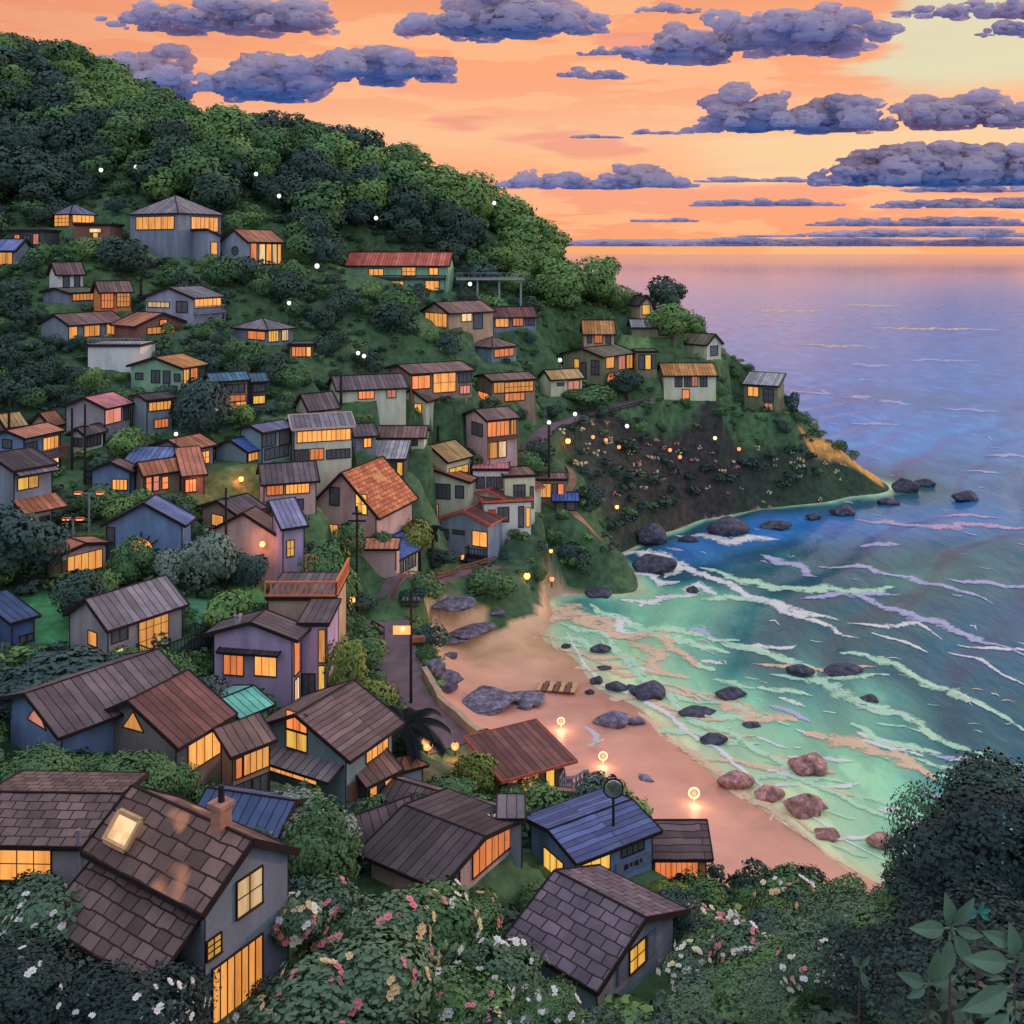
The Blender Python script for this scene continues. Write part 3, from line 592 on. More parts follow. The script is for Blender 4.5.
def obox(mb, o, u, n, a0, a1, z0, z1, d0, d1):
    Z = Vector((0, 0, 1)); p = lambda a, z, d: o + u * a + Z * z + n * d
    mb.hexa([p(a0, z0, d1), p(a1, z0, d1), p(a1, z0, d0), p(a0, z0, d0), p(a0, z1, d1), p(a1, z1, d1), p(a1, z1, d0), p(a0, z1, d0)])
LIT = {0: 'glass_dark', 1: 'lit_amber', 2: 'lit_yellow', 3: 'lit_orange', 4: 'lit_pink', 5: 'lit_cream'}
def window(root, L, D, h, w, mpp):
    face, u0, u1, v0, v1, nx, ny, lit = w[:8]; shape = w[8] if len(w) > 8 else 'rect'
    o, u, n, W = face_frame(L, D, face); a0, a1, z0, z1 = u0 * W, u1 * W, v0 * h, v1 * h
    fw = min(.14, max(.045, .8 * mpp), .18 * (a1 - a0), .18 * (z1 - z0)); dp = .07
    mf = MB(); mp = MB(); Z = Vector((0, 0, 1)); p = lambda a, z, d: o + u * a + Z * z + n * d
    if shape == 'rect':
        obox(mf, o, u, n, a0 - fw, a1 + fw, z1, z1 + fw, -.02, dp); obox(mf, o, u, n, a0 - fw, a1 + fw, z0 - fw, z0, -.02, dp + .03)
        obox(mf, o, u, n, a0 - fw, a0, z0, z1, -.02, dp); obox(mf, o, u, n, a1, a1 + fw, z0, z1, -.02, dp)
        mw = fw * .6
        for i in range(1, nx): c = a0 + (a1 - a0) * i / nx; obox(mf, o, u, n, c - mw / 2, c + mw / 2, z0, z1, .0, dp * .8)
        for i in range(1, ny): c = z0 + (z1 - z0) * i / ny; obox(mf, o, u, n, a0, a1, c - mw / 2, c + mw / 2, .0, dp * .72)
        obox(mp, o, u, n, a0, a1, z0, z1, -.01, .02)
    elif shape == 'tri':
        T = [(a0, z0), (a1, z0), ((a0 + a1) / 2, z1)]
        mp.poly([p(a, z, .02) for a, z in T])
        for (qa, qz), (ra, rz) in zip(T, T[1:] + T[:1]): mf.bar(p(qa, qz, .03), p(ra, rz, .03), fw, .08, up=n)
    elif shape == 'round':
        c0, c1, rr = (a0 + a1) / 2, (z0 + z1) / 2, (a1 - a0) / 2
        ring = [(c0 + rr * math.cos(t), c1 + rr * math.sin(t)) for t in [2 * math.pi * i / 20 for i in range(20)]]
        mp.poly([p(a, z, .02) for a, z in ring])
        for (qa, qz), (ra, rz) in zip(ring, ring[1:] + ring[:1]): mf.bar(p(qa, qz, .03), p(ra, rz, .03), fw, .08, up=n)
    elif shape == 'arch':
        c0, rr = (a0 + a1) / 2, (a1 - a0) / 2; zc = z1 - rr
        ring = [(a0, z0), (a1, z0)] + [(c0 + rr * math.cos(t), zc + rr * math.sin(t)) for t in [math.pi * i / 12 for i in range(13)]]
        mp.poly([p(a, z, .02) for a, z in ring])
        for (qa, qz), (ra, rz) in zip(ring, ring[1:] + ring[:1]): mf.bar(p(qa, qz, .03), p(ra, rz, .03), fw, .08, up=n)
        for i in range(1, 6): t = math.pi * i / 6; mf.bar(p(c0, zc, .04), p(c0 + rr * math.cos(t), zc + rr * math.sin(t), .04), fw * .6, .05, up=n)
        mf.bar(p(a0, zc, .04), p(a1, zc, .04), fw * .8, .05, up=n)
    f = mf.build('window', MATS[FRAME[0]], root); mp.build('pane', MATS[LIT[lit]], f)
    return f
FRAME = ['frame']
def roof_parts(root, L, D, h, kind, pitch, over, mat, tw, trim, z0=0.0, pre='', ox=0, oy=0):
    """builds roof and its dark edging; returns height of the ridge"""
    mb = MB(); mt = MB(); X_ = L / 2 + over * .8; Y_ = D / 2 + over; t = .16
    if kind == 'gable':
        zr = h + D / 2 * pitch + .12; ze = h - over * pitch + .12; sl = math.hypot(Y_, zr - ze)
        for s in (-1, 1):
            a = [(-s * X_, s * Y_, ze), (s * X_, s * Y_, ze), (s * X_, 0, zr), (-s * X_, 0, zr)]
            if s < 0: a = [(-X_, -Y_, ze), (X_, -Y_, ze), (X_, 0, zr), (-X_, 0, zr)]
            else: a = [(X_, Y_, ze), (-X_, Y_, ze), (-X_, 0, zr), (X_, 0, zr)]
            mb.poly(a, [(0, 0), (2 * X_, 0), (2 * X_, sl), (0, sl)])
            lo = [(x, y, z - t) for x, y, z in a]; mb.poly(lo[::-1])
            for i in (0, 1, 3): j = (i + 1) % 4; mb.poly([lo[i], lo[j], a[j], a[i]])
            for sx in (-1, 1): mt.bar((sx * (X_ + .01), s * (Y_ + .02), ze - .06), (sx * (X_ + .01), 0, zr - .06), tw * .8, t + tw * 1.1)
            mt.bar((-X_, s * (Y_ + tw * .35), ze - .08), (X_, s * (Y_ + tw * .35), ze - .08), tw * .7, t + tw * .5)
        mt.bar((-X_, 0, zr + .02), (X_, 0, zr + .02), tw * 1.5, tw * .8)
    elif kind == 'hip':
        q = min(D, L) / 2; zr = h + q * pitch + .12; ze = h - over * pitch + .12; rl = max(0, L / 2 - q * .95); rw = 0
        A = [(-X_, -Y_, ze), (X_, -Y_, ze), (X_, Y_, ze), (-X_, Y_, ze)]; r0 = (-rl, 0, zr); r1 = (rl, 0, zr); sl = math.hypot(Y_, zr - ze)
        mb.poly([A[0], A[1], r1, r0], [(0, 0), (2 * X_, 0), (X_ + rl, sl), (X_ - rl, sl)]); mb.poly([A[2], A[3], r0, r1], [(0, 0), (2 * X_, 0), (X_ + rl, sl), (X_ - rl, sl)])
        mb.poly([A[1], A[2], r1], [(0, 0), (2 * Y_, 0), (Y_, sl)]); mb.poly([A[3], A[0], r0], [(0, 0), (2 * Y_, 0), (Y_, sl)])
        lo = [(x, y, z - t) for x, y, z in A]; mb.poly(lo[::-1])
        for i in range(4):
            j = (i + 1) % 4; mb.poly([lo[i], lo[j], A[j], A[i]])
            mt.bar(A[i], (r0 if A[i][0] < 0 else r1), tw * .9, tw * .7)
            mt.bar((A[i][0] * 1.002, A[i][1] * 1.002, ze - .1), (A[j][0] * 1.002, A[j][1] * 1.002, ze - .1), tw * .7, t + tw * .4)
        mt.bar(r0, r1, tw * 1.3, tw * .8)
    elif kind in ('shed', 'shedback'):
        s = 1 if kind == 'shed' else -1
        zf = h + .12 - over * pitch * s if s > 0 else h + .12 + D * pitch + over * pitch; zb = h + .12 + D * pitch + over * pitch if s > 0 else h + .12 - over * pitch
        zr = max(zf, zb); sl = math.hypot(2 * Y_, zf - zb)
        a = [(-X_, -Y_, zf), (X_, -Y_, zf), (X_, Y_, zb), (-X_, Y_, zb)]
        mb.poly(a, [(0, 0), (2 * X_, 0), (2 * X_, sl), (0, sl)]); lo = [(x, y, z - t) for x, y, z in a]; mb.poly(lo[::-1])
        for i in range(4): j = (i + 1) % 4; mb.poly([lo[i], lo[j], a[j], a[i]])
        for i in range(4): j = (i + 1) % 4; mt.bar(Vector(a[i]) * 1.0 - Vector((0, 0, .06)), Vector(a[j]) - Vector((0, 0, .06)), tw * .7, t + tw * .7)
    else:
        zr = h + .3; X2, Y2 = L / 2 + over * .5, D / 2 + over * .5
        mb.box(-X2, X2, -Y2, Y2, h, h + .28); mb.uv[-5] = [(0, 0), (2 * X2, 0), (2 * X2, 2 * Y2), (0, 2 * Y2)]
        for a, b in (((-X2, -Y2), (X2, -Y2)), ((X2, -Y2), (X2, Y2)), ((X2, Y2), (-X2, Y2)), ((-X2, Y2), (-X2, -Y2))): mt.bar((*a, h + .26), (*b, h + .26), tw, tw * 1.5)
    r = mb.build(pre + 'roof', mat, root); tr = mt.build('edging', MATS[trim], r)
    for q in (r, tr): q.location = (ox, oy, z0) if q is r else (0, 0, 0)
    return zr
def wall_mesh(L, D, h, kind, pitch, fd):
    mb = MB(); x, y = L / 2, D / 2; z = -fd
    c = [(-x, -y), (x, -y), (x, y), (-x, y)]
    ht = [h] * 4
    if kind == 'shed': ht = [h, h, h + D * pitch, h + D * pitch]
    if kind == 'shedback': ht = [h + D * pitch, h + D * pitch, h, h]
    for i in range(4):
        j = (i + 1) % 4
        if kind == 'gable' and i in (1, 3): mb.poly([(*c[i], z), (*c[j], z), (*c[j], h), ((c[i][0] + c[j][0]) / 2, 0, h + y * pitch), (*c[i], h)])
        else: mb.poly([(*c[i], z), (*c[j], z), (*c[j], ht[j]), (*c[i], ht[i])])
    if kind != 'gable': mb.poly([(*c[i], ht[i]) for i in range(4)])
    return mb
def house(key, label, cx, yb, yt, xl, xr, th, kind, rm, wm, wins=(), pitch=.6, over=.4, D=None, L=None, cat='house', name='house', parent=None, trim='trim', corner=None, group=None, posts=True, yr=None):
    g = hit(cx, yb)
    if g is None: raise Exception('no ground for ' + key)
    x, y, z = g; mpp = y / F; h = (yb - yt) * mpp
    T = R(th) + (math.atan((512 - cx) / F) if th else 0); c, s = math.cos(T), math.sin(T)
    def run(px1, dx, dy):
        k = (px1 - 512) / F; den = dx - k * dy
        return (k * y - x) / den if abs(den) > .05 else 6.0
    if D is None and 0 < abs(th) < 22: D = min(6.5, max(3.0, .7 * abs(run(xr if th > 0 else xl, c if th > 0 else -c, s if th > 0 else -s))))
    if th > 0:
        L = L or run(xr, c, s); D = D or run(xl, -s, c); ctr = Vector((x, y)) + Vector((c, s)) * L / 2 + Vector((-s, c)) * D / 2
    elif th < 0:
        L = L or run(xl, -c, -s); D = D or run(xr, -s, c); ctr = Vector((x, y)) - Vector((c, s)) * L / 2 + Vector((-s, c)) * D / 2
    else:
        L = L or (xr - xl) * mpp; D = D or 5.5; mx = (xl + xr) / 2; ctr = Vector(((mx - 512) / F * y, y + D / 2))
    L = min(max(L, 1.2), 26); D = min(max(D, 1.2), 16)
    if yr is None: yr = YR.get(key)
    if yr and kind in ('gable', 'hip'):
        yc = (ctr + Vector((c, s)) * (L / 2 if th < 0 else -L / 2 if th > 0 else 0)).y; zri = H - (yr - HZ) / F * yc - .12; half = D / 2 if kind == 'gable' else min(D, L) / 2
        pitch = min(1.35, max(.2, (zri - z - h) / half))
    elif kind == 'gable':                      # the slope is judged on the picture: allow for the ridge standing further back
        back = D / 2 * abs(c); lift = (H - z - h) * back / (y + back); pitch = max(.28, pitch - lift / (D / 2) * .8)
    tw = min(.2, max(.07, 1.15 * mpp))
    kids0 = set(q.name for q in parent.children) if parent is not None else set()
    if parent is None:
        root = empty(name, (ctr.x, ctr.y, z), T); tag(root, label, cat, group); pre = ''
    else:
        root = parent; pre = 'wing_'
    fd = 2.0 + .35 * (L + D) * .5
    w = wall_mesh(L, D, h, kind, pitch, fd).build(pre + 'wall', MATS['wall_' + wm], root)
    zr = roof_parts(root, L, D, h, kind, pitch, over, MATS['roof_' + rm], tw, trim, pre=pre)
    for wd in wins: window(root, L, D, h, wd, mpp)
    if posts and y < 118:
        q = min(.1, .9 * mpp)
        for sx in (-1, 1):
            for sy in (-1, 1):
                zt = h if kind != 'shed' or sy < 0 else h + D * pitch
                m2 = MB(); m2.box(sx * L / 2 - q / 2 - (.005 if sx < 0 else -.005), sx * L / 2 + q / 2 + (.005 if sx > 0 else -.005), sy * D / 2 - q / 2 - (.006 if sy < 0 else -.006), sy * D / 2 + q / 2 + (.006 if sy > 0 else -.006), -fd * .4, zt - .05)
                m2.build(pre + 'corner_board', MATS['trim'], root)
    if parent is not None:                       # place the wing's parts inside its house's own frame
        inv = Matrix.LocRotScale(parent.location, parent.rotation_euler, None).inverted() @ Matrix.LocRotScale(Vector((ctr.x, ctr.y, z)), Matrix.Rotation(T, 3, 'Z').to_euler(), None)
        for q in root.children:
            if q.name not in kids0: q.matrix_local = inv @ Matrix.Translation(q.location)
    top = yt
    for zz in (zr,):
        top = min(HZ + F * (H - (z + zz)) / (y + D * .5), yt)
    HOUSES.append((min(xl, cx) - 2, max(xr, cx) + 2, top - 2, yb, y))
    BYKEY[key] = (root, L, D, h, mpp, T, Vector((ctr.x, ctr.y, z)), zr)
    return root
def rail(root, pts, hgt, mat, step=.5, name='railing', thick=.07):
    mb = MB()
    for a, b in zip(pts[:-1], pts[1:]):
        a = Vector(a); b = Vector(b); n = max(1, int((b - a).length / step))
        mb.bar(a + Vector((0, 0, hgt)), b + Vector((0, 0, hgt)), thick * 1.3, thick * 1.2); mb.bar(a + Vector((0, 0, .12)), b + Vector((0, 0, .12)), thick, thick)
        for i in range(n + 1): p = a.lerp(b, i / n); mb.bar(p, p + Vector((0, 0, hgt - .04)), thick * .7, thick * .7)
    return mb.build(name, MATS[mat], root)
def balcony(key, face, u0, u1, v, depth=1.2, mat='wood', hgt=.9):
    root, L, D, h, mpp = BYKEY[key][:5]; o, u, n, W = face_frame(L, D, face); z = v * h
    mb = MB(); obox(mb, o, u, n, u0 * W, u1 * W, z - .16, z, 0.003, depth); b = mb.build('balcony', MATS[mat], root)
    Z = Vector((0, 0, z)); rail(b, [o + u * (u0 * W + .05) + Z + n * .05, o + u * (u0 * W + .05) + n * (depth - .05) + Z, o + u * (u1 * W - .05) + n * (depth - .05) + Z, o + u * (u1 * W - .05) + n * .05 + Z], hgt, mat, max(.3, 3 * mpp), thick=max(.06, .7 * mpp))
    mb = MB()
    for a in (u0 * W + .1, u1 * W - .1): mb.bar(o + u * a + n * (depth - .1) + Vector((0, 0, z - .16)), o + u * a + n * (depth - .1) + Vector((0, 0, -1.2)), .12, .12)
    mb.build('balcony_post', MATS[mat], root)
def awning(key, face, u0, u1, v, depth, drop, mat, trim='trim'):
    root, L, D, h, mpp = BYKEY[key][:5]; o, u, n, W = face_frame(L, D, face)
    mb = MB(); z = v * h; Z = Vector((0, 0, 1)); a = [o + u * u0 * W + n * depth + Z * (z - drop), o + u * u1 * W + n * depth + Z * (z - drop), o + u * u1 * W + Z * z + n * .004, o + u * u0 * W + Z * z + n * .004]
    wd = (u1 - u0) * W; sl = math.hypot(depth, drop)
    mb.poly(a, [(0, 0), (wd, 0), (wd, sl), (0, sl)]); lo = [p - Z * .12 for p in a]; mb.poly(lo[::-1])
    for i in range(4): j = (i + 1) % 4; mb.poly([lo[i], lo[j], a[j], a[i]])
    aw = mb.build('awning', MATS['roof_' + mat], root)
    tw = min(.16, max(.06, 1.0 * mpp)); mt = MB()
    for i in (0, 1, 3): j = (i + 1) % 4; mt.bar(a[i], a[j], tw, tw * 1.4)
    mt.build('edging', MATS[trim], aw)
def door(key, face, u0, u1, v1, mat='wood', hdl=True):
    root, L, D, h, mpp = BYKEY[key][:5]; o, u, n, W = face_frame(L, D, face); a0, a1, z1 = u0 * W, u1 * W, v1 * h
    mb = MB(); obox(mb, o, u, n, a0, a1, 0, z1, .0, .05); obox(mb, o, u, n, a0 - .08, a0, 0, z1 + .08, 0, .09); obox(mb, o, u, n, a1, a1 + .08, 0, z1 + .08, 0, .09); obox(mb, o, u, n, a0, a1, z1, z1 + .08, 0, .09)
    for i in (1, 2): obox(mb, o, u, n, a0 + (a1 - a0) * .15, a1 - (a1 - a0) * .15, z1 * (.1 + .42 * (i - 1)), z1 * (.44 + .46 * (i - 1)), .05, .065)
    d = mb.build('door', MATS[mat], root)
    m2 = MB(); c = a0 + (a1 - a0) * .82; obox(m2, o, u, n, c - .03, c + .03, z1 * .48 - .03, z1 * .48 + .06, .05, .12); m2.build('handle', MATS['metal_dark'], d)
def chimney(key, fx, fy, w=.6, hgt=1.2, mat='brick'):
    root, L, D, h, mpp, T, ctr, zr = BYKEY[key]; x, y = fx * L / 2, fy * D / 2
    z = h + (zr - h) * (1 - abs(fy)) - .3
    mb = MB(); mb.box(x - w / 2, x + w / 2, y - w / 2, y + w / 2, z, z + hgt); mb.box(x - w / 2 - .08, x + w / 2 + .08, y - w / 2 - .08, y + w / 2 + .08, z + hgt, z + hgt + .14)
    ch = mb.build('chimney', MATS[mat], root)
    m2 = MB(); m2.cyl((x, y, z + hgt + .14), (x, y, z + hgt + .7), .12, .1); m2.build('chimney_pot', MATS['metal_dark'], ch)
# ------------------------------------------------------------------ the village, far slope first
A = house
# --- upper slope
A('a4','house at the left edge of the slope with a blue roof and one lit window',-2,268,250,-20,15,0,'gable','slateblue','slate',[('F',.56,.92,.2,.85,2,1,1)],pitch=.5,D=6)
A('a3','low flat grey-roofed house near the left edge of the upper slope',26,247,232,9,44,0,'flat','slate','dark',[('F',.16,.3,.25,.8,1,1,3),('F',.42,.6,.35,.75,2,1,0),('F',.7,.84,.2,.85,2,1,4)])
A('a1','small hip-roofed house with latticed lit windows, left of the big villa',70,228,213,54,95,35,'hip','slate','brown',[('L',.05,.95,.15,.9,4,3,1),('F',.1,.95,.4,.9,5,1,1)],pitch=.6)
A('a2','long low dark red house with a lit doorway below the lattice-windowed house',92,240,226,75,110,0,'flat','slate','redbrown',[('F',.42,.74,.55,.8,1,1,5),('F',.52,.66,0.02,.5,1,1,1)])
r=A('a5','big grey villa with a tall hipped roof on the upper slope',178,256,212,130,221,42,'hip','grey','slate',[('L',.14,.92,.62,.9,6,1,1),('F',.3,.92,.58,.9,6,1,1)],pitch=.55,cat='villa',name='villa')
A('a5w','',208,262,236,152,220,-60,'shedback','slateblue','bluegrey',[('R',.25,.75,.3,.75,1,1,1),('F',.3,.45,.25,.7,2,2,2),('F',.1,.24,.4,.8,1,1,0),('F',.5,.62,.4,.8,2,1,0)],pitch=.4,parent=r)
A('a6','house with an orange-brown roof and a round gable window beside the villa',247,267,241,222,282,45,'gable','brownorange','bluegrey',[('L',.4,.66,.4,.85,1,1,0,'round'),('F',.1,.26,.2,.9,1,1,3),('F',.34,.5,.12,.88,1,1,5),('F',.54,.68,.12,.88,1,1,1),('F',.72,.84,.12,.88,1,1,5),('F',.87,.96,.12,.88,1,1,1)],pitch=.8)
A('a7','narrow tall white house with a brown roof on the left slope',57,292,273,53,83,20,'gable','brown','white',[('F',.25,.45,.25,.8,1,1,0),('F',.68,.86,.25,.8,1,1,0)],pitch=1.1)
A('a8','dark green-roofed house with a row of lit windows below the narrow white house',68,304,293,43,98,38,'gable','olive','slate',[('F',.15,.95,.3,.85,7,1,1)],pitch=.5)
A('a9','brown timber house with glowing walls of glass right of the dark green roof',100,310,291,90,131,16,'gable','brown','orange',[('F',.05,.42,.1,.9,4,2,3),('F',.55,.95,.15,.92,4,3,1)],pitch=.9)
A('a10','white-blue gabled house with a grey roof and balcony on the left slope',193,324,298,146,222,50,'gable','grey','bluegrey',[('L',.05,.5,.62,.8,5,1,5),('L',.66,.88,.45,.85,2,1,0),('F',.05,.95,.62,.95,6,1,1)],pitch=.42)
balcony('a10','F',.02,.98,.42,.8,'post_grey',.9)
A('a11','brown-roofed house with three lit windows below the white-blue gabled house',69,341,325,41,123,36,'gable','brown','slate',[('F',.0,.14,.1,.85,1,1,1),('F',.27,.55,.2,.85,3,1,1),('F',.68,.95,.2,.85,3,1,1)],pitch=.6)
A('a12','wide dark red gabled lodge with a row of lit windows',137,337,326,114,187,-58,'gable','brownorange','redbrown',[('R',.2,.74,.2,.75,6,1,1),('R',.45,.58,.95,1.4,1,1,3)],pitch=.5,name='lodge',cat='lodge')
A('a13','pale flat-roofed terrace house with railings below the dark red lodge',114,370,347,88,140,0,'flat','pale','white',[],L=None)
A('a14','green gabled house with an orange roof on the left slope',181,394,368,131,205,52,'gable','orange','green',[('L',.1,.24,.5,.72,1,1,0),('L',.42,.58,.4,.85,2,1,0),('L',.66,.78,.4,.85,1,1,0),('L',.88,.98,.5,.75,1,1,0),('L',.76,.92,.02,.28,2,1,0),('F',.1,.3,.35,.9,2,1,1),('F',.4,.66,.45,.9,3,1,3),('F',.74,.95,.45,.9,2,1,0)],pitch=.5)
A('a15','tall teal-roofed house with glowing orange lower floor',212,413,381,211,247,14,'gable','teal','brown',[('F',.08,.92,.6,.84,5,1,0),('F',.05,.95,.32,.5,6,1,3),('F',.03,.97,.03,.28,6,2,1)],pitch=.45)
A('a15b','slim teal-roofed house attached on the right of the glowing one',252,405,381,249,266,14,'gable','teal','dark',[('F',.1,.9,.55,.85,3,1,0),('F',.1,.9,.05,.35,2,1,2)],pitch=.5)
A('a43','grey hip-roofed house with pale shutters in the middle of the slope',268,346,329,234,293,40,'hip','grey','slate',[('L',.42,.92,.35,.8,2,1,3),('F',.02,.4,.25,.85,4,1,2),('F',.55,.8,.25,.85,3,1,5)],pitch=.5)
A('a43b','tiny lit annexe house under the grey hip roof',301,358,346,290,312,0,'flat','olive','brown',[('F',.1,.7,.15,.9,4,1,3),('F',.76,.94,.15,.9,1,1,1)],D=4)
A('a39','long two-storey guest house with a red barrel-like roof on the hill',448,292,265,347,470,-9,'gable','red','green',[('F',.22,.36,.62,.84,3,1,1),('F',.55,.68,.6,.9,3,2,1),('F',.82,.9,.64,.88,2,1,1),('F',.08,.15,.08,.38,2,1,3),('F',.27,.36,.08,.42,3,1,2),('F',.44,.56,.08,.38,3,1,1),('F',.78,.91,.06,.4,3,1,1)],pitch=.55,cat='guest house',name='guest_house')
balcony('a39','F',.0,.98,.5,.7,'metal_dark',.5)
A('a40','brown-roofed house with a wide glowing porch below the guest house',449,331,313,423,493,38,'gable','brown','tan',[('L',.1,.92,.2,.92,5,1,1),('F',.28,.5,.5,.9,2,1,5),('F',.55,.75,.05,.9,1,1,0)],pitch=.55)
A('a40b','lower brown-roofed wing-like house with two lit windows right of the glowing porch',494,331,317,491,536,14,'gable','redbrown','slate',[('F',.04,.34,.3,.85,3,1,1),('F',.45,.68,.35,.85,3,1,3),('F',.76,.95,.4,.85,3,1,0)],pitch=.6)
A('a41','blue-grey cottage with a brown hipped roof among the hillside trees',492,363,347,469,516,44,'hip','brown','teal',[('F',.1,.9,.35,.8,4,1,3)],pitch=.5)
A('a36','long low grey-brown ribbed roof house with one lit window',338,401,390,336,406,10,'gable','greybrown','sage',[('F',.3,.52,.1,.75,4,1,3),('F',.72,.84,.1,.75,2,1,4)],pitch=.85)
A('a37','broad brown-roofed house with big lit windows in mid slope',411,400,374,388,472,24,'gable','brown','brown',[('F',.02,.3,.42,.9,3,1,3),('F',.36,.72,.22,.95,3,2,1),('F',.78,.98,.55,.95,3,1,0),('F',.8,.96,.1,.4,3,1,4)],pitch=.55)
A('a42','small green gable-fronted cottage with a single lit window',426,413,401,397,439,62,'gable','greybrown','sage',[('L',.62,.84,.0,.7,2,1,1)],pitch=.7,over=.3)
A('a38','brown-roofed house with a grid of lit windows right of the broad one',492,403,381,477,535,24,'gable','brown','brown',[('F',.04,.28,.45,.9,3,1,1),('F',.3,.95,.45,.88,7,2,1),('F',.3,.75,.05,.38,5,1,3),('L',.1,.8,.05,.35,2,1,3)],pitch=.6)
A('a44','small house with a bright orange roof near the ridge',598,346,333,584,614,0,'gable','orange','tan',[('F',.12,.24,.25,.8,1,1,0),('F',.36,.6,.25,.8,3,1,3),('F',.74,.88,.25,.8,1,1,0)],pitch=1.1,D=5)
A('a45','olive gabled house on the headland with yellow-lit windows',602,387,357,563,634,54,'gable','olive','olive',[('L',.3,.42,.55,.85,1,1,2),('L',.48,.6,.0,.75,1,1,0),('L',.74,.92,.4,.85,2,2,0),('F',.12,.36,.6,.95,1,1,1),('F',.5,.7,.5,.95,1,1,4),('F',.76,.94,.5,.95,2,1,1),('F',.16,.52,.15,.4,3,1,3)],pitch=.45)
A('a45b','narrow olive flat-roofed cabin right of the olive gabled house',637,376,353,634,657,10,'flat','olive','olive',[('F',.1,.35,.3,.9,1,1,0),('F',.42,.68,.3,.9,1,1,2),('F',.76,.94,.35,.9,1,1,0)],D=4,cat='cabin',name='cabin')
A('a46','white shed-like cottage with a tan roof left of the olive gabled house',551,397,379,540,582,30,'gable','tan','cream',[('F',.2,.4,.6,.75,1,1,0),('F',.55,.9,.35,.8,2,1,4)],pitch=.5)
A('a47','cottage with an orange ribbed roof perched on the headland brow',664,400,375,659,716,10,'gable','orange','cream',[('F',.22,.34,.55,.95,2,1,0),('F',.4,.5,.55,.95,2,1,0),('F',.54,.64,.55,.95,2,1,4),('F',.7,.82,.55,.95,2,1,0),('F',.36,.48,.02,.4,1,1,3)],pitch=1.0)
A('a48','olive cabin on the outermost brow of the headland',778,412,386,744,786,-14,'shed','pale','olive',[('F',.12,.42,.55,.9,2,1,1),('F',.58,.86,.4,.85,2,2,0),('F',.62,.84,.05,.3,2,1,4)],pitch=.35,cat='cabin',name='cabin')
A('a49','grey-green cabin on the skyline side of the headland',707,359,344,682,721,-38,'gable','olive','sage',[('R',.25,.75,.2,.8,1,1,0)],pitch=.6,cat='cabin',name='cabin')
A('a50','tiny gabled hut lit golden at the top of the headland',640,317,304,631,652,-60,'gable','dark','tan',[('R',.2,.8,.2,.9,1,1,2)],pitch=.8,cat='hut',name='hut')
A('a51','low grey-roofed cottage just under the golden hut',654,336,327,632,677,0,'gable','pale','olive',[('F',.6,.8,.1,.7,2,1,0)],pitch=.45,D=5)
A('a35','two-storey chalet with a brown roof and glowing upper windows',487,460,420,466,517,30,'gable','brown','pink',[('F',.02,.72,.56,.93,5,1,3),('F',.8,.96,.56,.93,2,1,1),('F',.04,.36,.03,.42,1,1,1),('F',.36,.62,.03,.42,1,1,5),('L',.3,.8,.55,.85,2,1,0)],pitch=.7,name='chalet',cat='chalet')
balcony('a35','F',.0,.98,.5,.6,'wood',.45)
# --- left side of the village
A('a16','grey house with a bright pink roof by the dark poles',105,438,408,66,130,52,'gable','pink','grey',[('F',.0,.62,.45,.92,2,1,4),('F',.74,.92,.45,.92,2,1,0)],pitch=.55)
A('a17','blue two-storey house with lit windows on both floors',147,433,400,133,172,24,'gable','dark','teal',[('F',.08,.95,.66,.9,6,1,1),('F',.3,.84,.12,.36,4,1,3)],pitch=.4)
A('a18','brown-gabled cottage behind the tall dark poles',50,431,424,32,62,45,'gable','brownorange','tan',[('F',.3,.6,.1,.7,2,1,0)],pitch=.9)
A('a18b','grey-green cottage with dark windows right of the poles',84,452,434,72,103,48,'gable','greybrown','sage',[('L',.2,.45,.3,.75,1,1,0),('L',.6,.85,.3,.75,1,1,0),('F',.15,.85,.25,.8,4,1,0)],pitch=.7)
A('a18c','tan-roofed cottage at the left edge of the village',6,437,426,-8,24,28,'gable','tan','brown',[('F',.2,.7,.2,.8,2,1,1)],pitch=.8)
A('a19','blue house with a salmon roof and a long railed balcony',24,478,438,-8,60,44,'gable','salmon','blue',[('L',.35,.62,.72,.92,1,1,0),('F',.05,.34,.55,.85,3,1,0),('F',.52,.94,.55,.88,4,1,1),('F',.42,.56,.08,.34,1,1,2),('F',.6,.95,.08,.34,3,1,5)],pitch=.42)
balcony('a19','F',.0,1.0,.42,1.3,'wood',.9)
A('a20','tall dark house on the left edge with two storeys and a rusty skirt roof',14,550,470,-30,52,26,'gable','dark','slate',[('F',.1,.36,.74,.88,1,1,2),('F',.38,.62,.74,.88,1,1,2),('F',.68,.92,.05,.34,4,1,0)],pitch=.55)
awning('a20','F',-.05,1.12,.62,2.2,.9,'brownorange'); awning('a20','F',-.02,1.05,.99,1.2,.35,'grey')
A('a21','violet-blue cottage with one glowing window and a curved brown roof',130,493,471,92,136,66,'gable','brown','blue',[('L',.55,.92,.15,.6,4,1,1)],pitch=.45)
A('a22b','steel-blue tin roof house behind the rusty one',145,481,465,124,165,0,'shed','slateblue','blue',[('F',.5,.62,.1,.6,1,1,0)],pitch=.3,D=3.2)
A('a22','rusty red-roofed house with a row of tall dark windows',144,497,473,136,180,24,'gable','brownorange','brown',[('F',.06,.2,.2,.9,1,2,3),('F',.26,.4,.2,.9,1,2,4),('F',.5,.66,.2,.7,1,2,3)],pitch=.5)
A('a22c','little red-glowing shop front beside the rusty house',184,494,475,178,204,10,'shed','salmon','redbrown',[('F',.08,.6,.1,.72,3,1,3)],pitch=.5,D=3.5)
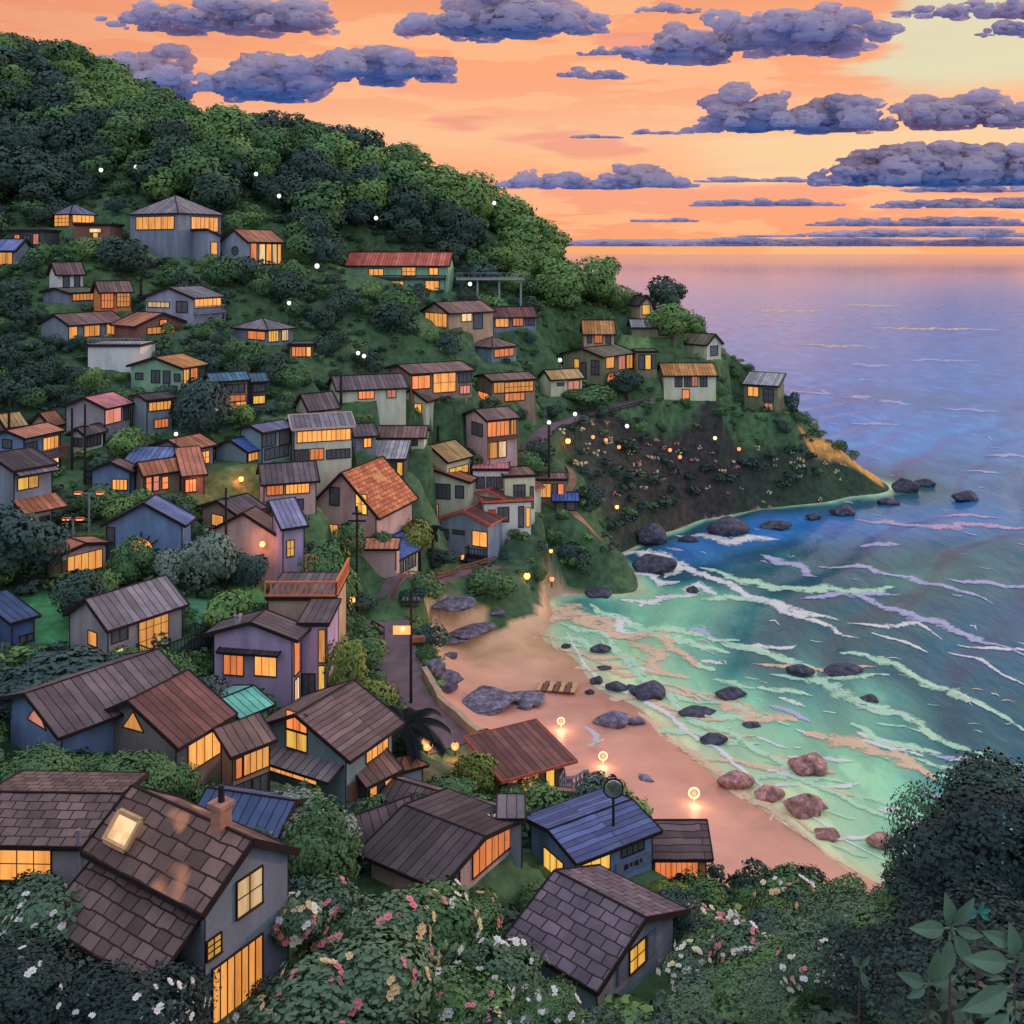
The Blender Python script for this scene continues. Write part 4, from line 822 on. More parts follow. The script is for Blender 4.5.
A('a23','grey cottage with a brown-orange roof and a glowing porch',185,470,450,154,213,40,'gable','brownorange','grey',[('L',.3,.6,.3,.7,2,1,0),('L',.0,.18,.4,.85,1,1,1),('F',.2,.85,.12,.72,5,2,1)],pitch=.6)
A('a24','cottage with a deep blue roof and teal gable',247,463,451,216,269,48,'gable','blue','teal',[('F',.05,.95,.1,.85,6,1,1)],pitch=.55)
A('a25','big blue workshop with a half-round glowing fanlight and slate roof',182,562,524,107,191,72,'gable','slateblue','blue',[('L',.3,.62,-.35,.62,2,1,1,'arch'),('L',.0,.1,.1,.9,1,1,0)],pitch=.42,name='workshop',cat='workshop')
A('a26','small pavilion with a salmon roof and one big glowing window',62,580,554,47,106,-62,'gable','salmon','pink',[('R',.12,.9,.12,.82,5,1,1)],pitch=.36,name='pavilion',cat='pavilion')
r=A('a27','pale two-storey house with a long lit window band on its upper floor',294,463,428,291,352,8,'gable','grey','sage',[('F',.06,.97,.58,.88,11,1,1),('F',.28,.5,.06,.36,3,1,3),('F',.02,.24,.04,.36,5,1,0),('F',.56,.96,.06,.3,5,1,0)],pitch=.45,trim='trim_light')
A('a27w','',262,462,432,241,291,40,'gable','slate','teal',[('F',.0,.45,.5,.9,3,1,0),('F',.6,.95,.45,.92,1,1,0),('F',.1,.9,.05,.4,5,1,0)],pitch=.35,parent=r)
A('a28','little house with a steep brown ribbed roof above the pale two-storey house',309,415,409,296,337,28,'gable','greybrown','sage',[('F',.3,.5,.1,.7,1,1,0)],pitch=1.0)
A('a30','grey cottage with a small lit window behind the long orange-tiled house',356,449,436,353,376,10,'gable','greybrown','slate',[('F',.4,.75,.1,.75,2,1,1)],pitch=.5,D=5)
A('a30b','long low brown-roofed house half hidden in the mid-slope bushes',400,447,437,378,424,0,'gable','brown','sage',[('F',.1,.25,.2,.8,2,1,1),('F',.4,.55,.2,.8,2,1,3),('F',.7,.85,.2,.8,2,1,0)],pitch=.5,D=5)
A('a31','dark carport with a pale sloping roof',387,477,459,370,404,0,'shed','pale','dark',[('F',.1,.25,.2,.7,1,1,3),('F',.8,.95,.1,.8,1,1,2)],pitch=.18,name='carport',cat='carport')
r=A('a29','large pink house with a steep orange-tiled gable and a big glowing window',376,556,513,311,412,62,'gable','orangetile','pink',[('L',.05,.42,.08,.62,5,3,1),('L',.7,.86,.95,1.4,2,2,2),('L',.3,.44,1.1,1.5,1,1,0)],pitch=.95,over=.6)
A('a29w','',264,516,483,262,316,5,'gable','greybrown','pink',[('F',.06,.36,.62,.9,4,1,3),('F',.42,.86,.62,.9,6,1,1),('F',.05,.4,.12,.42,6,1,0),('F',.55,.75,.12,.42,2,1,0)],pitch=.6,parent=r,D=5)
A('a53b','pink gabled house with a wall lit by a red lamp',276,578,534,213,285,64,'gable','brown','pink',[('L',.05,.2,.1,.5,1,1,0)],pitch=.5)
A('a53c','brown-roofed house with one square lit window behind the pink gable',237,532,514,202,262,40,'gable','greybrown','brown',[('L',.3,.62,.1,.7,1,1,1)],pitch=.6)
A('a53','tall slim lavender tower house with a tilted metal roof',283,594,527,271,304,20,'shed','metal','lavender',[('F',.18,.5,.55,.78,2,2,2),('F',.2,.6,.03,.2,1,1,0)],pitch=.55,D=2.6,name='tower_house',cat='tower house')
A('a53d','white lean-to with a peach roof at the foot of the lavender tower',306,594,571,303,327,20,'shed','salmon','lavender',[],pitch=.3,D=2,name='lean_to',cat='lean-to')
A('a52b','salmon-roofed house behind the blue-roofed garage cottage',362,556,548,335,396,0,'gable','salmon','pink',[('F',.1,.25,.1,.7,2,1,1)],pitch=.4,D=3.5)
A('a52','pale cottage with a blue roof and a wide garage door',392,582,560,361,418,58,'gable','blue','sage',[('L',.12,.85,-.02,.62,6,1,0),('F',.15,.42,.2,.8,2,1,0),('F',.5,.9,.2,.8,3,1,0)],pitch=.4)
A('a32','cream house with a folded orange-tan roof above the terraces',447,484,461,414,470,50,'gable','tan','cream',[('L',.08,.5,.1,.62,5,1,0),('F',.1,.9,.3,.62,3,1,2)],pitch=.35,trim='trim')
A('a33','wide sage-green house with a low gable and shuttered windows',468,522,482,394,474,72,'gable','brownorange','sage',[('L',.18,.44,.55,.9,4,1,0),('L',.5,.76,.55,.9,5,1,0),('L',.84,.94,.6,.88,1,1,0),('L',.44,.6,.02,.38,3,1,3)],pitch=.22)
A('a33b','white flat-roofed terrace house behind the sage-green gable',490,492,471,473,508,0,'flat','pink','white',[('F',.1,.32,.2,.7,1,1,0),('F',.4,.62,.2,.7,2,1,0),('F',.68,.92,.2,.7,1,1,0)],D=5)
A('a33c','beige flat-roofed house with one small shuttered window by the road',505,517,478,502,535,10,'flat','brown','cream',[('F',.3,.66,.45,.8,3,2,0),('F',.84,.94,.2,.75,1,1,0)],D=5)
A('a33d','brown shop with a lit front under the tall seaside lamp pole',550,501,481,535,566,0,'flat','brown','brown',[('F',.12,.5,.2,.85,3,1,1),('F',.58,.7,.1,.85,1,1,0),('F',.75,.92,.3,.85,1,1,3)],D=4,name='shop',cat='shop')
A('a34','grey-green gabled house with red roof edging in the terrace row',506,528,500,470,541,58,'gable','redbrown','sage',[('L',.2,.4,.2,.7,1,1,0)],pitch=.35,trim='trim_red')
A('a34c','white stepped terrace house with a russet door, under the red-edged gable',484,535,504,478,531,10,'flat','redbrown','white',[('F',.3,.52,.4,.85,2,1,0),('F',.74,.84,.2,.85,1,1,0),('F',.9,.97,.2,.8,1,1,1)],trim='trim_red',D=5)
door('a34c','F',.1,.24,.8,'trim_red')
A('a34b','pale blue-grey seaside house with a red-edged gable and lit bay',488,564,524,441,523,63,'gable','redbrown','bluegrey',[('L',.68,.98,.42,.78,2,1,1),('L',.08,.16,.5,.72,1,1,0),('L',.26,.5,.66,.74,3,1,0)],pitch=.3,trim='trim_red')
balcony('a34b','L',.6,.99,.2,1.1,'metal_dark',1.0)
# --- around the lawn and the road
A('a57','navy shed with a tilted roof at the left edge below the fence',12,648,622,-28,34,25,'shed','navy','navy',[('F',.35,.62,.1,.35,1,1,0),('F',.68,.95,.1,.35,1,1,0)],pitch=.15,D=4.5,name='shed',cat='shed')
A('a56','grey house with a ribbed violet-grey roof and a tall glowing window by the fence',108,664,627,70,182,33,'gable','grey','grey',[('L',.5,.72,.35,.72,1,1,1),('F',.05,.25,.52,.84,2,1,0),('F',.06,.24,.22,.3,4,1,5),('F',.4,.8,-.05,.95,4,3,1)],pitch=1.15,trim='trim')
balcony('a56','F',.36,1.2,-.1,2.0,'metal_dark',1.0)
A('a54','brown wood-clad building with a roof terrace and orange railing',302,664,600,268,334,0,'flat','greybrown','tan',[('F',.7,.82,.1,.4,1,1,1)],name='terrace_building',cat='building',D=6)
r=A('a55','lavender house with two lit shuttered windows and a grey gable roof',292,712,637,214,301,68,'gable','greybrown','lavender',[('L',.13,.38,.44,.7,3,1,3),('L',.53,.8,.46,.74,3,1,1),('F',.2,.8,.45,.95,1,1,3),('F',.25,.75,.05,.38,2,1,5)],pitch=.62,over=.6)
A('a55w','',313,706,626,300,327,0,'flat','greybrown','lavender',[('F',.7,.92,.55,.95,1,1,1),('F',.1,.55,.1,.4,2,1,0),('F',.7,.9,.1,.5,1,1,2)],D=5,parent=r)
A('a60','blue two-storey house with a brown tiled roof in the middle of the lane',346,806,752,258,392,52,'gable','course','teal',[('L',.34,.57,.78,1.1,2,1,2),('L',.34,.57,1.14,1.48,3,1,3),('L',.14,.68,.22,.56,4,1,1),('F',.42,.9,.52,.92,4,1,1)],pitch=1.05,over=.7)
awning('a60','L',-.02,.98,.74,1.5,.45,'grey'); 
A('a60b','dark lean-to with a brown roof and two small lit windows right of the blue house',366,806,783,350,396,40,'shed','brown','dark',[('F',.12,.34,.3,.85,1,1,1),('F',.62,.86,.45,.95,1,1,1)],pitch=.5,name='lean_to',cat='lean-to')
A('a60c','tiny blue-grey booth with a pyramid roof at the end of the lean-to',398,788,767,393,421,24,'hip','brownorange','bluegrey',[('F',.2,.6,-.15,.1,1,1,2)],pitch=.5,name='booth',cat='booth')
A('a59','mint green house with a mint tin roof',240,738,716,205,268,36,'gable','mint','mint',[],pitch=.4)
A('a58','long house with a ribbed brown roof and a blue gable at left',62,776,727,10,178,27,'gable','greybrown','blue',[('L',.36,.72,.75,1.15,1,1,4,'tri')],pitch=.95,over=.8)
A('a58b','grey house with a red-brown ribbed roof and a small triangular lit window',176,800,738,95,222,46,'gable','redbrown','stone',[('L',.36,.62,.95,1.25,1,1,1,'tri'),('F',.25,.95,.32,.82,4,1,1)],pitch=.8,over=.7)
A('a58c','narrow brown annexe house with four tall lit panes and dark garage doors',229,806,750,225,266,30,'shed','brown','brown',[('F',.3,.97,.5,.92,4,1,1),('F',.08,.24,.5,.85,1,1,3),('F',.1,.5,-.05,.38,2,1,0),('F',.55,.95,-.05,.38,2,1,0)],pitch=.5)
A('a61','beach house with a long red-brown ribbed roof beside the sand',505,803,774,458,563,28,'shed','redbrown','brown',[('F',.04,.2,.2,.85,2,1,4),('F',.28,.56,.1,.92,3,2,1),('F',.7,.84,.1,.9,1,1,2)],pitch=.1,over=.9,D=4.4,trim='trim_red',name='beach_house',cat='beach house')
A('a62','house with a broad slate-violet ribbed roof behind the grey wall',505,862,828,388,519,-28,'gable','greybrown','slate',[('F',.3,.5,.2,.7,2,1,0)],pitch=.55,over=.6)
A('a62b','tall plain grey rendered block beside the blue shack',510,892,822,501,521,0,'flat','grey','slate',[],D=2.2,name='block',cat='building')
A('a63','low house with a ribbed brown roof among the garden bushes',352,858,842,340,412,26,'gable','greybrown','brown',[('F',.2,.4,.1,.7,2,1,0)],pitch=.6)
A('a69','house with a dark navy roof behind the chimney of the tiled house',276,858,832,196,304,-28,'gable','navy','navy',[('F',.4,.6,.2,.7,2,1,0)],pitch=.6)
A('a63b','pink-walled house with a dark roof and a wide slatted glowing window',440,910,880,371,513,-38,'gable','dark','pink',[('F',.78,.97,.15,.85,2,2,1),('R',.13,.24,.3,1.0,2,1,0),('R',.42,.95,.12,1.15,6,1,3)],pitch=.85,over=.6)
A('a64','blue shack with a tilted blue roof and a dark sign',577,896,858,531,652,36,'gable','bluecourse','blue',[('L',.3,.72,.0,.55,3,1,2),('F',.06,.42,.4,.8,3,1,2),('F',.58,.88,.55,.9,4,1,0)],pitch=.45,over=.5,name='shack',cat='shack')
A('a65','orange-lit beach cabin with a brown tiled roof at the foot of the sand',653,898,852,646,706,8,'gable','course','orange',[('F',.04,.84,.02,.95,8,1,3)],pitch=.62,over=.45,trim='trim',name='cabin',cat='cabin')
A('a66','large blue-grey house with mauve roof tiles and a lit shuttered window, bottom of the view',597,1022,976,522,701,-37,'gable','mauvetile','bluegrey',[('R',.40,.60,.40,.94,2,2,2)],pitch=.82,over=.6,D=5.6)
A('a67','house with a wide brown tiled roof at the lower left edge',90,908,843,-40,140,-24,'gable','tile','grey',[('F',.31,.7,.42,.92,3,2,1)],pitch=.72,over=.35)
A('a68','tall grey house with a skylight, tiled roof and striped lit curtain',205,1030,906,92,288,-50,'gable','browntile','slate',[('R',.36,.66,.72,1.02,2,2,5),('R',.02,.17,.55,.7,2,3,2),('R',.08,.66,-.05,.44,7,1,1)],pitch=1.1,over=.28)
chimney('a68',.55,.0,.5,1.0); chimney('a55',-.9,.4,.35,.9,'concrete')
# shelter on the point
A('a70','open shelter with a blue roof on the grassy point',565,511,500,554,577,0,'gable','blue','dark',[('F',.1,.45,.1,.8,1,1,0),('F',.55,.9,.1,.8,1,1,0)],pitch=.6,D=3,name='shelter',cat='shelter')
# --- extras hung on particular houses
def extra_parts():
    # lower tiled lean-to roof, skylight and shutters
    root, L, D, h, mpp, T, ctr, zr = BYKEY['a68']
    Z = Vector((0, 0, 1))
    awning('a68', 'F', -.02, .96, .86, 1.9, 1.1, 'tile')
    sl = MB(); p = 1.1
    def rp(x, y, dz): return Vector((x, -y, h + .12 + (D / 2 - y) * p + dz))
    x0, x1, y0, y1 = -L * .42, -L * .22, D * .28, D * .46
    q = [rp(x0, y1, .06), rp(x1, y1, .06), rp(x1, y0, .06), rp(x0, y0, .06)]
    pn = MB(); pn.poly(q)
    for i in range(4): sl.bar(q[i], q[(i + 1) % 4], .14, .16)
    s = sl.build('skylight', MATS['frame_light'], root); pn.build('pane', MATS['lit_cream'], s)
    root, L, D, h, mpp, T, ctr, zr = BYKEY['a66']; o, u, n, W = face_frame(L, D, 'R')
    for a in (.24, .63):
        m = MB(); obox(m, o, u, n, a * W, (a + .115) * W, .38 * h, .96 * h, .0, .06)
        for k in range(6): obox(m, o, u, n, (a + .012) * W, (a + .103) * W, h * (.42 + k * .085), h * (.47 + k * .085), .06, .075)
        m.build('shutter', MATS['shutter'], root)
    root, L, D, h, mpp, T, ctr, zr = BYKEY['a64']; o, u, n, W = face_frame(L, D, 'F')
    m = MB(); obox(m, o, u, n, .5 * W, .98 * W, .12 * h, .42 * h, .01, .10)
    sg = m.build('sign_board', MATS['shutter'], root); m = MB()
    for k, (a, b_) in enumerate(((.60, .66), (.68, .72), (.74, .80), (.82, .85))): obox(m, o, u, n, a * W, b_ * W, (.2 + .03 * (k % 2)) * h, .34 * h, .10, .115)
    m.build('lettering', MATS['sign'], sg)
    root, L, D, h, mpp, T, ctr, zr = BYKEY['a54']; x, y, z = L / 2 + .2, D / 2 + .2, h + .3
    rail(root, [(-x, -y, z), (x, -y, z), (x, y, z)], 1.2, 'wood_orange', .45, thick=.12); 
    root, L, D, h, mpp, T, ctr, zr = BYKEY['a13']; x, y, z = L / 2, D / 2, h + .3
    rail(root, [(-x, -y, z), (x, -y, z)], .8, 'post_grey', .5)
    root, L, D, h, mpp, T, ctr, zr = BYKEY['a67']
    o, u, n, W = face_frame(L, D, 'F'); m = MB(); m.cyl(o + u * W * .93 + n * .2 + Z * h * .35, o + u * W * .93 + n * .2 + Z * h * 1.25, .09, .09); m.build('flue', MATS['post_grey'], root)
    # sun-ray ironwork over the fanlight
    root, L, D, h, mpp, T, ctr, zr = BYKEY['a25']; o, u, n, W = face_frame(L, D, 'L'); m = MB(); c = o + u * W * .46 + Z * h * .25
    for k in range(7):
        t = math.pi * (k + .5) / 7; dv = u * math.cos(t) + Z * math.sin(t); m.bar(c + dv * W * .19 + n * .1, c + dv * W * (.25 + .03 * (k % 2)) + n * .1, .09, .09)
    m.build('ironwork', MATS['metal_dark'], root)
    for k_, f_, a, b_ in (('a55','L',.08,.86),): awning(k_, f_, a, b_, .8, .7, .12, 'dark')
    door('a60', 'F', .05, .28, .34, 'wood'); door('a26', 'R', .02, .1, .7); door('a14', 'F', .1, .3, .3, 'wood_orange')
extra_parts()
# ------------------------------------------------------------------ level pads cut into the slope for the buildings, then the ground itself
owner = np.zeros(Zt.shape, int)
for pass_ in (0, 1, 2, 3):
    for n_, (root_, L_, D_, h_, mpp_, T_, ctr_, zr_) in enumerate(BYKEY.values(), 1):
        m_ = (np.abs(X - ctr_.x) < 24) & (np.abs(Y - ctr_.y) < 24) & ~sand
        dx, dy = X[m_] - ctr_.x, Y[m_] - ctr_.y; a_ = np.abs(dx * math.cos(T_) + dy * math.sin(T_)) - L_ / 2; lb = -dx * math.sin(T_) + dy * math.cos(T_); b_ = np.abs(lb) - D_ / 2
        r_ = np.hypot(np.maximum(a_, 0), np.maximum(b_, 0))
        rf_ = np.hypot(np.maximum(a_, 0), np.maximum(np.where(lb < 0, b_ - 3.5, b_), 0))        # a level yard in front
        if pass_ == 0: o_ = owner[m_]; o_[r_ < .3] = n_; owner[m_] = o_
        elif pass_ == 1: Zt[m_] += np.clip(ctr_.z - .05 - .5 * np.maximum(0, r_ - .8) - Zt[m_], 0, 4.0) * np.clip(1.5 - r_ / 3.0, 0, 1)
        elif pass_ == 2: Zt[m_] = np.minimum(Zt[m_], ctr_.z + .06 + 2.2 * np.maximum(0, rf_ - 1.5))
        else: Zt[m_] = np.where((r_ < 1.4) & ((owner[m_] == 0) | (owner[m_] == n_)), np.maximum(Zt[m_], ctr_.z - .15 - .6 * r_), Zt[m_])
# ------------------------------------------------------------------ faster ground look-up on the finished sheet
def gfast(x, y):
    x = np.asarray(x, float); y = np.asarray(y, float)
    i = np.clip(np.searchsorted(xs, x) - 1, 0, len(xs) - 2); j = np.clip(np.searchsorted(ys, y) - 1, 0, len(ys) - 2)
    a = np.clip((x - xs[i]) / (xs[i + 1] - xs[i]), 0, 1); b = np.clip((y - ys[j]) / (ys[j + 1] - ys[j]), 0, 1)
    return (Zt[j, i] * (1 - a) + Zt[j, i + 1] * a) * (1 - b) + (Zt[j + 1, i] * (1 - a) + Zt[j + 1, i + 1] * a) * b
def gz(x, y): return float(gfast(x, y))
def hit(px, py, sea=True):
    xx = (px - 512) / F * _D; zs = H - (py - HZ) / F * _D; g = gfast(xx, _D)
    if sea: g = np.maximum(g, 0)
    w = np.nonzero(g >= zs)[0]
    if len(w) == 0: return None
    i = w[0]; d = _D[i]
    if i > 0:
        a0, a1 = g[i - 1] - zs[i - 1], g[i] - zs[i]; d = _D[i - 1] + (-a0 / (a1 - a0)) * (_D[i] - _D[i - 1])
    return ((px - 512) / F * d, float(d), float(H - (py - HZ) / F * d))
def strip(name, px_pts, width, mat, lift=.07, smooth_n=6):
    P_ = [Vector(hit(*p)) for p in px_pts]; seg = []
    for k in range(len(P_) - 1):
        p0, p1, p2, p3 = P_[max(0, k - 1)], P_[k], P_[k + 1], P_[min(len(P_) - 1, k + 2)]
        for i in range(smooth_n):
            t = i / smooth_n; seg.append(.5 * ((2 * p1) + (p2 - p0) * t + (2 * p0 - 5 * p1 + 4 * p2 - p3) * t * t + (3 * p1 - p0 - 3 * p2 + p3) * t ** 3))
    seg.append(P_[-1]); gl = [gz(p.x, p.y) for p in seg]; n_ = len(gl)
    for _ in range(10): gl = [gl[0]] + [(gl[i - 1] + gl[i] * 2 + gl[i + 1]) / 4 for i in range(1, n_ - 1)] + [gl[-1]]
    best = np.full(Zt.shape, 1e9); hz_ = np.zeros(Zt.shape)          # bed the way into the slope
    for i in range(n_ - 1):
        for f in np.linspace(0, 1, 5)[:-1]:
            c = seg[i].lerp(seg[i + 1], float(f)); d2 = np.hypot(X - c.x, Y - c.y); k_ = d2 < best; best[k_] = d2[k_]; hz_[k_] = gl[i] * (1 - f) + gl[i + 1] * f
    w_ = np.clip((width / 2 + 2.4 - best) / 1.7, 0, 1); w_ = np.where(sand, 0, w_); Zt[:] = Zt * (1 - w_) + (hz_ - .04) * w_
    mb = MB(); prev = None
    for i, p in enumerate(seg):
        d = seg[min(n_ - 1, i + 1)] - seg[max(0, i - 1)]; d.z = 0; d.normalize(); n = Vector((-d.y, d.x, 0))
        row = [Vector((p.x, p.y, gl[i] + lift)) + n * width * (k / 4 - .5) for k in range(5)]
        if prev:
            for k in range(4): mb.poly([prev[k + 1], prev[k], row[k], row[k + 1]])
            dz = Vector((0, 0, .35)); mb.poly([prev[0], prev[0] - dz, row[0] - dz, row[0]]); mb.poly([prev[4] - dz, prev[4], row[4], row[4] - dz])
        prev = row
    return tag(mb.build(name, MATS[mat]), kind='structure'), seg
simple('asphalt', alb(96, 80, 86, 1.9), .85, .25, .8); simple('path_warm', alb(138, 104, 86, 1.6), .9, .25, .8)
_, lane_seg = strip('lane', [(388,622),(396,660),(404,694),(432,726),(452,748)], 4.2, 'asphalt')
_, road_seg = strip('coast_road', [(506,470),(530,446),(566,426),(610,410),(652,399)], 2.6, 'asphalt')
_, path_seg = strip('cliff_path', [(549,455),(566,467),(573,480),(566,497),(574,512),(592,530),(612,552)], 1.1, 'path_warm')
_, fore_seg = strip('foreshore_path', [(384,602),(420,584),(462,571),(496,566)], 2.0, 'asphalt')
tag(grid_mesh('hillside_ground', ~sand, MATS['earth']), kind='structure')
tag(grid_mesh('beach_sand', sand, MATS['sand']), kind='structure')
def fence(label, px_pts, hgt, mat, step, cat='fence', name='timber_fence', rails=(.45, .92), thick=.14):
    P_ = [Vector(hit(*p)) for p in px_pts]; seg = []
    for a, b in zip(P_[:-1], P_[1:]):
        n = max(1, int(round((b - a).length / step)))
        for i in range(n): q = a.lerp(b, i / n); seg.append(Vector((q.x, q.y, gz(q.x, q.y))))
    seg.append(P_[-1]); zz = [v.z for v in seg]
    for i, v in enumerate(seg): v.z = max(gz(v.x, v.y) - .1, sum(zz[max(0, i - 3):i + 4]) / len(zz[max(0, i - 3):i + 4])) if 0 < i < len(seg) - 1 else v.z
    root = empty(name, P_[0]); tag(root, label, cat); o = P_[0]
    pm = MB(); pm.box(-thick / 2, thick / 2, -thick / 2, thick / 2, -1.2, hgt); pme = pm.mesh('post', MATS[mat])
    for q in seg: link('post', pme, root, q - o)
    mb = MB()
    for a, b in zip(seg[:-1], seg[1:]):
        for f in rails: mb.bar(a - o + Vector((0, 0, hgt * f)), b - o + Vector((0, 0, hgt * f)), thick * .6, thick * 1.5)
    mb.build('rails', MATS[mat], root)
    return root
fence('long dark timber fence along the lower edge of the flowering terrace at left', [(-12,590),(50,591),(110,592),(170,591),(226,592)], 1.2, 'trim', 2.4)
fence('low brown rail along the landward side of the foreshore path', [(392,600),(425,583),(462,571),(496,562)], .7, 'wood', 1.8, thick=.12)
fence('thin dark guard rail beside the headland road', [(508,472),(536,447),(570,429),(612,413),(650,402)], .8, 'metal_dark', 2.0, cat='guard rail', name='guard_rail', thick=.1)
fence('short dark picket fence at the bend of the village lane', [(334,612),(352,620),(372,632),(384,640)], 1.3, 'metal_dark', .8, thick=.1)
# sea wall between lane and sand
def walling(label, px_pts, hgt, th, mat, cat='wall', name='sea_wall'):
    P_ = [Vector(hit(*p)) for p in px_pts]; seg = []
    for a, b in zip(P_[:-1], P_[1:]):
        n = max(1, int((b - a).length / 1.0)); seg += [a.lerp(b, i / n) for i in range(n)]
    seg.append(P_[-1]); mb = MB()
    r = random.Random(3); o = Vector((seg[0].x, seg[0].y, 0))
    R_ = []
    for i, p in enumerate(seg):
        d = seg[min(len(seg) - 1, i + 1)] - seg[max(0, i - 1)]; d.z = 0; d.normalize(); n = Vector((-d.y, d.x, 0)); z = gz(p.x, p.y); t = z + hgt + r.uniform(-.08, .08)
        b = p - o; R_.append([Vector((b.x, b.y, 0)) - n * th / 2 + Vector((0, 0, z - .8)), Vector((b.x, b.y, 0)) + n * th / 2 + Vector((0, 0, z - .8)), Vector((b.x, b.y, 0)) + n * th / 2 + Vector((0, 0, t)), Vector((b.x, b.y, 0)) - n * th / 2 + Vector((0, 0, t))])
    for a, b in zip(R_[:-1], R_[1:]):
        for k in range(4): j = (k + 1) % 4; mb.poly([a[k], a[j], b[j], b[k]])
    mb.poly(R_[0][::-1]); mb.poly(R_[-1])
    w = mb.build(name, MATS[mat]); w.location = o; return tag(w, label, cat)
walling('pale sea wall edging the lane above the sand', [(424,676),(440,706),(458,722),(480,742)], .9, .5, 'wall_tan')
walling('curved stone terrace wall in front of the beach house', [(552,806),(576,808),(596,802),(602,790)], 1.3, .5, 'wall_brown', name='terrace_wall')
fence('weathered grey deck fence at the corner of the beach house', [(560,800),(572,798),(588,790)], 1.6, 'post_grey', .7, thick=.14, rails=(.3, .6, .95))

# ------------------------------------------------------------------ rocks
def rock_mesh(seed):
    v = IV3.copy(); r = random.Random(seed); a = r.uniform(0, 50)
    nz = np.array([mnoise.fractal(Vector((q * 1.1 + a).tolist()), .9, 2.1, 4) for q in v]); v = v * (1 + .42 * nz)[:, None]
    for _ in range(7):                       # broken faces
        n = np.array([r.uniform(-1, 1), r.uniform(-1, 1), r.uniform(-.2, 1)]); n /= np.linalg.norm(n); k = r.uniform(.55, .8); dt = v @ n; over_ = np.maximum(dt - k, 0); v = v - over_[:, None] * n * .9
    lo, hi = v.min(0), v.max(0); v = (v - (lo + hi) / 2) / (hi - lo); v[:, 2] += .28
    return np_mesh('rock', v, IF3, None, False)
RM = {m: [] for m in ('rock_dark', 'rock_pink', 'rock_slate')}
for m in RM:
    for k in range(4): me = rock_mesh(k * 7 + len(m)); me.materials.append(MATS[m]); RM[m].append(me)
rr = random.Random(8)
def rock(label, px, pyb, w, h, m='rock_dark', i=0):
    g = hit(px, pyb - .12 * h); mpp = g[1] / F
    o = link('rock', RM[m][i % 4]); o.location = (g[0], g[1], max(0, gz(g[0], g[1])) if gz(g[0], g[1]) > -.3 else 0.0)
    o.scale = (w * mpp, w * mpp * .75, h * mpp * (1.0 if w < 3 * h else .7)); o.rotation_euler = (0, 0, rr.uniform(0, 1.2) * (1 if i % 2 else -1) * .5)
    tag(o, label, 'rock', 'rocks along the shore'); return o
for i, a in enumerate((
 ('bulky black rock at the foot of the cove cliff, left of the others',650,546,34,24),('big rounded black rock below the middle of the cliff',727,536,46,22),('long low black rock right of the big rounded one',776,528,34,10),('small dark rock between the low flat one and the peaked one',814,519,18,7),
 ('peaked dark rock off the outer cliff foot',843,517,26,13),('low dark rock just short of the headland tip',888,506,22,9),('jagged black rock touching the tip of the headland',906,494,26,17),('dark rock outermost of the tip cluster',926,487,22,10),('lone black rock out at sea beyond the tip',965,502,26,12),
 ('small black rock between the two cliff-foot boulders',688,543,20,9),('wet black rock in the foam off the grassy point',655,572,44,19),('little pointed rock in white foam',693,595,14,11),('black rock at the very end of the grassy point',598,598,28,12),
 ('flat dark rock in the pale green shallows, with no other near it',600,652,22,9),('pebble-like brown rock nearest the cove sand',566,648,10,5),('thin dark rock barely above the shallows',605,669,16,5),('long dark rock in the middle of the shallows',648,698,38,15),('pointed dark rock left of the long one',616,691,22,11),('little rock between the pointed and the long rocks',631,690,12,6),('small greenish rock at the end of the striped slab',590,694,11,6),('round small rock above the striped slab',596,684,14,8),
 ('dark rock with white foam behind it, left of a pair',800,674,28,11),('long dark rock, right of a pair in the deeper water',843,673,40,12),('dark rock with peach foam streaming from it',731,698,34,13),('half sunken grey rock in the green water',869,703,20,8),('thin sliver of rock awash in the shallows',697,713,40,5),('low pointed rock near the wet sand',714,743,28,10),('small arched rock awash beside peach foam',752,726,20,6))):
    rock(*a, m='rock_dark', i=i)
for i, a in enumerate((('brown pyramid rock standing in the shallows',808,774,40,19),('pink brown rock on the edge of the wet sand',735,787,38,18),('low pink rock between two bigger ones by the swash',770,799,30,14),('largest pink brown rock at the water edge',806,813,46,23),('small pink rock right at the swash line',826,838,26,9),('rosy rock behind the flowering bushes',880,845,30,14))):
    rock(*a, m='rock_pink', i=i)
for i, a in enumerate((('smooth grey rock lying on the rosy sand',610,725,36,15),('small grey rock leaning against the smooth one',636,724,20,7),('dark flat stone alone on the open beach',646,780,18,6),('little dark stone on the sand below the slate slab',526,708,20,7),('small blue-grey stone at the head of the cove',450,658,16,7),('long flat slate outcrop at the cove head',472,632,56,9),('lower flat slate outcrop at the cove head',452,640,40,7),('broad slate slab lying across the beach',484,706,74,15),('second slate slab joined to the broad one',524,700,48,11),('grey boulder beside the lane at the cove',431,674,32,16),('thin dark ledge on the cream sand',497,613,24,5),('boulder where lane and beach meet',446,690,36,18),('sloping grey rock mound beside the foreshore path',446,606,60,13))):
    rock(*a, m='rock_slate', i=i)
